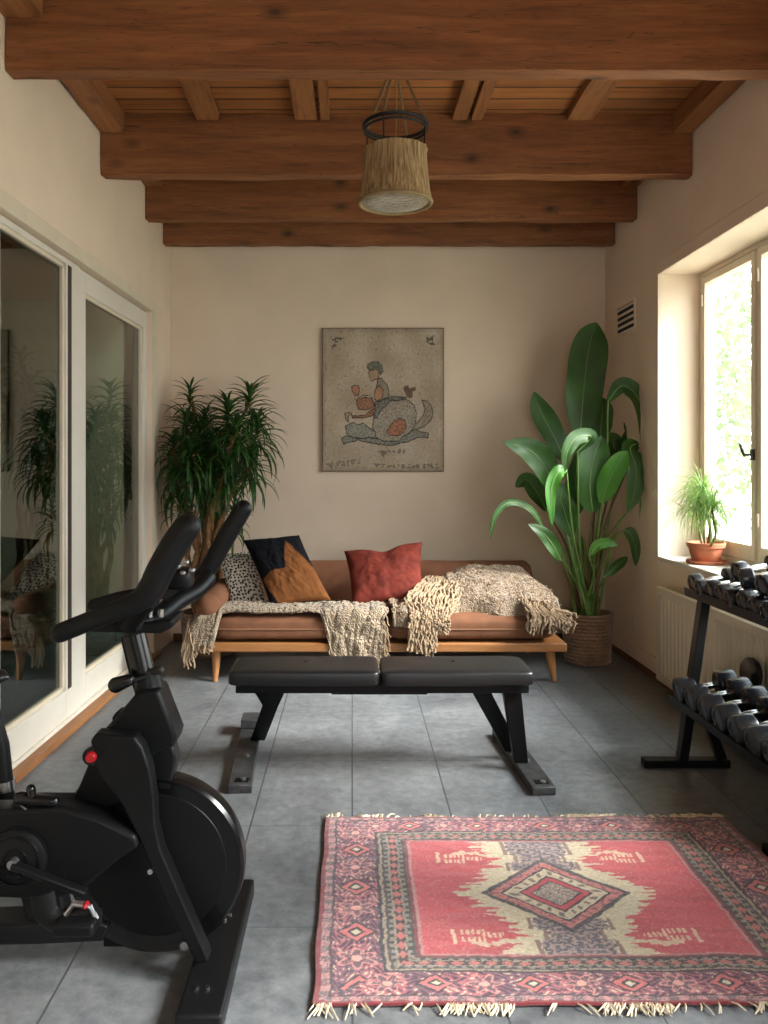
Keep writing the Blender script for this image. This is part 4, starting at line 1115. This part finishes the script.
tag(o, 'round black weight plate standing behind the dumbbells at the back of the lower tray', 'weight plate')
MB().box(1.74, 1.80, 3.58, 3.74, .334, .340).build('plate_rest', M['blackm'], t)

# ------------------------------------------------------------------ hanging lantern
LX, LY = (395.5-VX)*4.0/F, 4.0
t = thing('hanging_lantern', 'straw drum lantern hanging from ropes below the ceiling', 'pendant lamp', (LX, LY, 2.64))
def drum():
    b = MB(); n = 90; prof = [(.174, 2.620), (.176, 2.645), (.168, 2.685), (.161, 2.75), (.154, 2.81), (.152, 2.872), (.158, 2.880), (.148, 2.880), (.147, 2.81), (.155, 2.75), (.162, 2.68), (.168, 2.63)]
    vs = []
    for r, z in prof:
        for k in range(n):
            a = 2*PI*k/n; rr = r+.0025*math.sin(k*PI)*1+.003*nz(k*.9, z*8)
            vs.append((LX+rr*math.cos(a), LY+rr*math.sin(a), z+.009*nz(k*.45, 3)*(1 if z > 2.86 else .3)))
    m_ = len(prof)
    b.add(vs, [(i*n+k, i*n+(k+1) % n, ((i+1) % m_)*n+(k+1) % n, ((i+1) % m_)*n+k) for i in range(m_) for k in range(n)])
    return b
drum().build('shade', M['straw'], t, smooth=True)
MB().lathe([(0, 2.626), (.10, 2.621), (.155, 2.623), (.167, 2.632), (.10, 2.635), (0, 2.636)], 48, (LX, LY, 0)).build('base_disc', M['weave'], t, smooth=True)
b = MB(); b.tube([(LX+.1735*math.cos(a), LY+.1735*math.sin(a), 2.625) for a in [2*PI*k/60 for k in range(61)]], .010, 8, cap=False); b.build('bottom_rim', M['rope'], t, smooth=True)
b = MB(); b.tube([(LX+.153*math.cos(a), LY+.153*math.sin(a), 3.000) for a in [2*PI*k/60 for k in range(61)]], .010, 8, cap=False)
b.tube([(LX+.150*math.cos(a), LY+.150*math.sin(a), 2.978) for a in [2*PI*k/60 for k in range(61)]], .007, 8, cap=False); b.build('ring', M['iron'], t, smooth=True)
for k in range(4):
    a = PI/4+k*PI/2+.35; p0 = Vector((LX+.153*math.cos(a), LY+.153*math.sin(a), 3.0)); p1 = Vector((LX+.15*math.cos(a), LY+.15*math.sin(a), 2.875))
    MB().tube([p0+Vector((0, 0, .01)), p1], .004, 6).build('strut', M['iron'], t)
    MB().tube(catmull([p0, p0*.5+Vector((LX, LY, 3.31))*.5+Vector((.01*math.cos(a), .01*math.sin(a), -.01)), (LX+.012*math.cos(a), LY+.012*math.sin(a), 3.31)], 6), .0065, 6).build('rope', M['rope'], t, smooth=True)
MB().tube([(LX, LY, 3.334), (LX, LY, 3.30)], .02, 12).build('hook', M['iron'], t)
MB().tube([(LX, LY, 3.31), (LX+.004, LY, 3.1), (LX, LY, 2.86)], .003, 6).build('cord', M['rope'], t)
MB().squad((LX, LY, 2.82), (.03, .03, .045), 1, 1, 16, 12).build('bulb', M['white'], t, smooth=True)

# ------------------------------------------------------------------ plants
def blade(b, pts, w, prof, fold=.25, up=Vector((0, 0, 1)), cross=2, wave=0, seed=0):
    n = len(pts)-1; vs = []; m_ = cross*2+1; last = None
    for i, p in enumerate(pts):
        s = i/n; t_ = (pts[min(i+1, n)]-pts[max(i-1, 0)]).normalized()
        sd = t_.cross(up)
        if sd.length < .15 and last is not None: sd = last
        sd = sd.normalized()
        if last is not None and sd.dot(last) < 0: sd = -sd
        if last is not None: sd = (sd*.5+last*.5).normalized()
        last = sd; nn = sd.cross(t_).normalized()
        hw = w/2*prof(s)
        for k in range(-cross, cross+1):
            f = k/cross
            vs.append(p+sd*hw*f*(1-fold*.3)+nn*(abs(f)*hw*fold)+nn*(wave*hw*math.sin(s*9+seed+f*2)*abs(f)))
    b.add(vs, [(i*m_+k, i*m_+k+1, (i+1)*m_+k+1, (i+1)*m_+k) for i in range(n) for k in range(m_-1)])
def strap(s): return max(.04, math.sin(PI*min(1, s*.92+.08))**.6*(1-.35*s))
def arch(p, az, el, L, droop, n=8, bend=0):
    pts = [Vector(p)]
    for k in range(n):
        s = (k+.5)/n; e = el-droop*s**1.1; a = az+bend*s
        pts.append(pts[-1]+Vector((math.cos(a)*math.cos(e), math.sin(a)*math.cos(e), math.sin(e)))*L/n)
    return pts
def basket_prof(r0, r1, h, coils, amp=.006):
    pr = [(0, 0), (r0*.96, 0)]
    for k in range(coils*6+1):
        s = k/(coils*6); r = lerp(r0, r1, s**.8)+amp*abs(math.sin(s*coils*PI)); pr.append((r, .004+s*(h-.004)))
    pr += [(r1-.012, h), (r1-.016, h-.05), (0, h-.055)]
    return pr
def dracaena(loc, label, seed, potr, poth, crowns, canes, hi, mats):
    R = random.Random(seed); X, Y = loc
    t = thing('dracaena', label, 'potted plant', (X, Y, 0))
    MB().lathe(basket_prof(potr*.85, potr, poth, 12), 48, (X, Y, 0)).build('basket_pot', mats[0], t, smooth=True)
    MB().lathe([(0, poth-.054), (potr-.02, poth-.054), (0, poth-.03)], 32, (X, Y, 0)).build('soil', M['soil'], t, smooth=True)
    fol = MB()
    for k, (dx, dy, z, n, spread, L) in enumerate(crowns):
        c = Vector((X+dx, Y+dy, z))
        if k < len(canes)+20:
            a0 = R.uniform(0, 6.3); r0 = R.uniform(.03, .10)
            base = Vector((X+r0*math.cos(a0), Y+r0*math.sin(a0), poth-.05))
            m1 = base.lerp(Vector((c.x, c.y, base.z)), .12)+Vector((R.uniform(-.05, .05), R.uniform(-.04, .04), (z-poth)*.35))
            m2 = base.lerp(Vector((c.x, c.y, base.z)), .40)+Vector((R.uniform(-.04, .04), R.uniform(-.04, .04), (z-poth)*.70))
            pts = catmull([base, m1, m2, c], 8)
            pts = [p+Vector((.010*math.sin(i*.9+k), .010*math.cos(i*.8+k), 0)) for i, p in enumerate(pts)]
            rr = [lerp(.026, .011, i/(len(pts)-1))*(1+.12*math.sin(i*2.7)) for i in range(len(pts))]
            MB().tube(pts, rr, 9).build('cane', M['bark'], t, smooth=True)
        for q in range(n):
            f = q/n; az = q*2.399+R.uniform(-.3, .3); el = lerp(-.5, 1.35, f**.9)+R.uniform(-.12, .12)
            p = c+Vector((0, 0, lerp(-.14, .05, f)))
            Lq = L*R.uniform(.75, 1.1)*(1-.35*f)
            blade(fol, arch(p, az, el, Lq, R.uniform(.8, 1.8)*spread, 8, R.uniform(-.3, .3)), R.uniform(.022, .033), strap, .45, cross=1)
    o = fol.build('foliage', mats[1], t, smooth=True, angle=80)
    return t
# crowns: dx, dy, z, leaves, droop, length
cr1 = []
def addcr(px_, py_, Y, n, sp_, L): p = at(px_, py_, Y); cr1.append((p.x-DX, Y-DY, p.z, n, sp_, L))
DX, DY = -1.02, 5.86
for a in ((190, 396, 5.9, 34, .8, .24), (186, 424, 5.85, 56, 1.1, .28), (200, 436, 5.8, 62, 1.2, .30), (174, 448, 5.78, 62, 1.3, .28), (250, 402, 5.92, 56, .9, .32), (228, 414, 5.75, 66, 1.1, .32), (258, 428, 5.85, 60, 1.1, .30),
          (212, 446, 5.65, 70, 1.3, .30), (240, 450, 5.95, 62, 1.2, .32), (196, 472, 5.7, 66, 1.4, .28), (226, 470, 5.62, 66, 1.3, .28), (174, 478, 5.9, 60, 1.4, .26), (252, 462, 5.7, 56, 1.2, .27),
          (234, 514, 5.66, 30, 1.1, .20), (180, 506, 5.72, 36, 1.4, .22), (212, 492, 5.85, 56, 1.4, .27), (206, 424, 5.95, 56, 1.1, .30), (236, 432, 5.6, 60, 1.2, .30), (190, 452, 5.6, 56, 1.3, .28), (216, 462, 6.0, 50, 1.3, .28)):
    addcr(*a)
# keep crowns off the walls
cr1 = [(dx, min(dy, .05), z, n, s_, L) for dx, dy, z, n, s_, L in cr1]
dr = dracaena((DX, DY), 'bushy dracaena with bundled canes in the corner left of the sofa', 5, .20, .30, cr1, [], 0, (M['basket'], M['drac']))
# keep leaves out of the walls: pull vertices back inside the room
me = [c for c in dr.children if c.name.startswith('foliage')][0].data
for v in me.vertices:
    wx, wy = v.co.x+DX, v.co.y+DY
    lim = xw(wy)+.03
    if wx < lim: v.co.x = lim+.15*abs(lim-wx)-DX
    if wy > BY-.02: v.co.y = BY-.02-.15*(wy-BY+.02)-DY
cr2 = [((R.uniform(-.34, .34)), R.uniform(-.25, .25), R.uniform(1.35, 1.95), 44, 1.2, .32) for _ in range(12)]+[(-.12, .1, 2.12, 34, .9, .27), (.2, -.2, 1.15, 26, 1.3, .25)]
dracaena((-2.42, 6.2), 'second dracaena in a pale basket, seen dimly behind the left glass door', 8, .24, .42, cr2, [], 0, (M['basket_far'], M['drac']))

# bird of paradise
t = thing('bird_of_paradise', 'tall broad-leaved green plant in a brown woven basket right of the sofa', 'potted plant', (1.60, 5.58, 0))
MB().lathe(basket_prof(.145, .168, .345, 14), 56, (1.60, 5.58, 0)).build('basket_pot', M['basket'], t, smooth=True)
MB().lathe([(0, .288), (.15, .288), (0, .305)], 32, (1.60, 5.58, 0)).build('soil', M['soil'], t, smooth=True)
def bprof(s): return max(.02, (math.sin(PI/2*min(1, (s+.03)/.40))**.7) if s < .40 else math.cos(PI/2*((s-.40)/.60)**1.35)**.75)
def CP(x, y, Y): return at(480+x/3.532, 310+y/3.532, Y)
R = random.Random(31)
def bleaf(pts, wpx, stem_mid, mat='bird', Y=5.6, up=(0, -1, .3), fold=.18, w3=None):
    P_ = catmull([CP(*p) for p in pts], 8)
    wd = wpx/3.532*Y/F
    b = MB(); blade(b, P_, wd, bprof, fold, Vector(up), 3, .16, R.uniform(0, 6))
    lf = b.build('leaf', M[mat], t, smooth=True, angle=80)
    MB().tube([p-Vector(up).normalized()*-.002 for p in P_[:-3]], [lerp(.0042, .0012, i/(len(P_)-4)) for i in range(len(P_)-3)], 6).build('midrib', M['rib'], lf, smooth=True)
    a0 = R.uniform(0, 6.3); rr = R.uniform(.02, .09)
    base = Vector((1.60+rr*math.cos(a0), 5.58+rr*math.sin(a0), .29))
    S = catmull([base, CP(*stem_mid), P_[0]], 8)
    MB().tube(S, [lerp(.010, .0055, i/(len(S)-1)) for i in range(len(S))], 7).build('stem', M['stem'] if R.random() < .7 else M['stem_dark'], t, smooth=True)
bleaf([(352, 445, 5.72), (362, 330, 5.75), (375, 200, 5.78), (392, 100, 5.80), (412, 44, 5.80)], 150, (345, 800, 5.65))
bleaf([(300, 535, 5.70), (262, 450, 5.72), (215, 360, 5.78), (190, 288, 5.82)], 92, (330, 800, 5.62))
bleaf([(262, 640, 5.60), (232, 560, 5.55), (175, 495, 5.52), (82, 468, 5.50)], 100, (320, 820, 5.60))
bleaf([(236, 710, 5.75), (205, 650, 5.80), (165, 600, 5.82), (125, 625, 5.84)], 72, (310, 850, 5.70))
bleaf([(232, 790, 5.45), (180, 705, 5.40), (105, 680, 5.36), (55, 725, 5.34), (34, 812, 5.33)], 26, (300, 900, 5.5))
bleaf([(285, 885, 5.45), (262, 840, 5.42), (225, 790, 5.40), (170, 756, 5.38)], 52, (315, 960, 5.52))
bleaf([(345, 500, 5.35), (392, 448, 5.30), (340, 452, 5.26), (308, 500, 5.24), (300, 572, 5.24)], 56, (350, 780, 5.5), 'bird', 5.3)
bleaf([(305, 560, 5.36), (275, 575, 5.32), (250, 640, 5.30), (255, 765, 5.30)], 50, (330, 800, 5.5), 'birdl', 5.3)
bleaf([(398, 715, 5.50), (388, 610, 5.44), (405, 510, 5.42), (432, 446, 5.44)], 118, (385, 880, 5.55))
bleaf([(425, 460, 5.78), (428, 400, 5.8), (432, 350, 5.82), (432, 308, 5.84)], 88, (400, 760, 5.7))
bleaf([(430, 682, 5.45), (455, 600, 5.40), (490, 540, 5.36), (522, 498, 5.34)], 84, (410, 850, 5.52), 'birdl', 5.4)
bleaf([(452, 322, 5.50), (500, 268, 5.45), (550, 300, 5.42), (575, 370, 5.40), (574, 472, 5.40)], 66, (440, 600, 5.55), 'bird', 5.45)
bleaf([(560, 470, 5.45), (530, 490, 5.40), (552, 560, 5.36), (545, 640, 5.35), (520, 718, 5.35)], 74, (430, 800, 5.5), 'bird', 5.4)
bleaf([(540, 690, 5.42), (575, 650, 5.40), (595, 675, 5.38), (608, 740, 5.38)], 34, (450, 820, 5.5), 'birdl', 5.4)
bleaf([(386, 866, 5.36), (415, 832, 5.34), (450, 822, 5.33), (488, 832, 5.33)], 40, (400, 950, 5.45), 'birdl', 5.35)
bleaf([(508, 778, 5.38), (530, 790, 5.36), (548, 835, 5.35), (550, 905, 5.35)], 46, (465, 830, 5.45), 'bird', 5.4)
bleaf([(438, 945, 5.42), (470, 915, 5.45), (500, 890, 5.48), (522, 872, 5.5)], 36, (420, 980, 5.5))
bleaf([(478, 560, 5.62), (510, 500, 5.64), (540, 440, 5.66), (566, 396, 5.68)], 70, (420, 800, 5.6))
bleaf([(325, 800, 5.55), (300, 720, 5.52), (285, 660, 5.5), (300, 610, 5.5)], 90, (335, 900, 5.56))
bleaf([(500, 545, 5.75), (480, 500, 5.76), (470, 460, 5.78), (500, 455, 5.78)], 80, (440, 800, 5.7))
bleaf([(345, 720, 5.68), (340, 640, 5.7), (350, 560, 5.7), (345, 500, 5.7)], 90, (350, 900, 5.62))
for k in range(14):                                 # extra bare stalks in the bunch
    a0 = R.uniform(0, 6.3); rr = R.uniform(.02, .10)
    b0 = Vector((1.60+rr*math.cos(a0), 5.58+rr*math.sin(a0), .29)); e = b0+Vector((R.uniform(-.16, .16), R.uniform(-.05, .05), R.uniform(.3, .62)))
    MB().tube(catmull([b0, b0.lerp(e, .5)+Vector((R.uniform(-.02, .02), 0, .02)), e], 5), [.009]*10+[.005], 7).build('stem', M['stem_dark'] if k % 2 else M['stem'], t, smooth=True)
for ch in t.children:                               # keep every leaf on the room side of the walls
    if ch.name.startswith('leaf'):
        for v in list(ch.data.vertices)+[v for g in ch.children for v in g.data.vertices]:
            lim = WX-.03 if v.co.y+5.58 > 5.2 else 2.1
            if v.co.x+1.60 > lim: v.co.x = lim-.2*(v.co.x+1.60-lim)-1.60
            if v.co.y+5.58 > BY-.03: v.co.y = BY-.03-5.58

# sill plant
PXs, PYs, PZs = 2.055, 4.76, .772
t = thing('sill_plant', 'wispy grass-like plant in a terracotta pot on the window sill', 'potted plant', (PXs, PYs, PZs))
MB().lathe([(0, 0), (.088, 0), (.108, .006), (.112, .020), (.104, .020), (.098, .010), (0, .010)], 40, (PXs, PYs, PZs)).build('saucer', M['pot'], t, smooth=True)
MB().lathe([(0, .011), (.074, .011), (.080, .03), (.096, .095), (.104, .097), (.107, .122), (.098, .124), (.092, .105), (0, .105)], 40, (PXs, PYs, PZs)).build('pot', M['pot'], t, smooth=True)
MB().lathe([(0, .104), (.093, .104), (0, .112)], 24, (PXs, PYs, PZs)).build('soil', M['soil'], t, smooth=True)
fol = MB(); R = random.Random(6)
for k, (dx, dy, z, n) in enumerate(((-.03, .06, .30, 90), (.0, -.05, .36, 110), (-.04, -.12, .27, 90), (-.02, .0, .42, 90), (-.05, -.20, .32, 70))):
    c = Vector((PXs+dx, PYs+dy, PZs+z)); MB().tube(catmull([(PXs+dx*.3, PYs+dy*.4, PZs+.10), (PXs+dx*.5, PYs+dy*.9, PZs+.18), c], 5), [.008]*5+[.006]*6, 8).build('stem', M['stem_dark'], t, smooth=True)
    for q in range(n):
        az = R.choice((R.uniform(1.35, 4.9), R.uniform(1.2, 1.9), R.uniform(4.4, 5.1))); el = R.uniform(.0, 1.4)
        blade(fol, arch(c, az, el, R.uniform(.18, .36), R.uniform(1.2, 2.4), 7), R.uniform(.005, .008), strap, .4, cross=1)
for q in range(8):
    blade(fol, arch((PXs-.02, PYs+.05, PZs+.2), R.uniform(1, 4), 1.1, .36, 1.0, 8), .006, strap, .4, cross=1)
for i, (x, y, z) in enumerate(fol.v):
    if x > 2.165: x = 2.165-.3*(x-2.165)
    if y > 5.135: y = 5.13
    z = max(z, PZs+.02) if x > WX-.03 else z
    fol.v[i] = (x, y, z)
fol.build('foliage', M['spider'], t, smooth=True, angle=80)

# ------------------------------------------------------------------ outside
struct(MB().box(2.3, 40, -20, 40, -.35, -.25).build('ground_outside', M['gravel']))
def tree(x, y, h, r, seed, label):
    R = random.Random(seed); t = thing('tree', label, 'tree', (x, y, -.25), 0, 'trees outside the window')
    MB().tube(catmull([(x, y, -.25), (x+.1, y, h*.3), (x-.05, y+.1, h*.75)], 6), [.14]*6+[.09]*7, 10).build('trunk', M['bark'], t, smooth=True)
    f = MB()
    for k in range(5200):
        a, c_ = R.uniform(0, 6.3), R.uniform(-1, 1); rr = r*R.random()**.4*(1+.3*nz(a*2, c_*3, seed))
        p = Vector((x+rr*math.cos(a)*math.sqrt(1-c_*c_), y+rr*math.sin(a)*math.sqrt(1-c_*c_), h*.62+rr*c_*1.15))
        d = Vector((R.uniform(-1, 1), R.uniform(-1, 1), R.uniform(-1, 1))).normalized(); s_ = d.cross(Vector((R.uniform(-1, 1), R.uniform(-1, 1), .3))).normalized(); L = R.uniform(.10, .2)
        f.add([p, p+d*L*.5+s_*L*.28, p+d*L, p+d*L*.5-s_*L*.28], [(0, 1, 2, 3)])
    f.build('foliage', M['tree'], t)
tree(6.6, 12.2, 4.2, 1.9, 1, 'pale green leafy tree seen through the window beside the mullion')
tree(12.2, 16.5, 5.4, 2.4, 2, 'pale green leafy tree farther right beyond the window')

# drop bookkeeping
for o in bpy.data.objects:
    if '_o' in o: del o['_o']
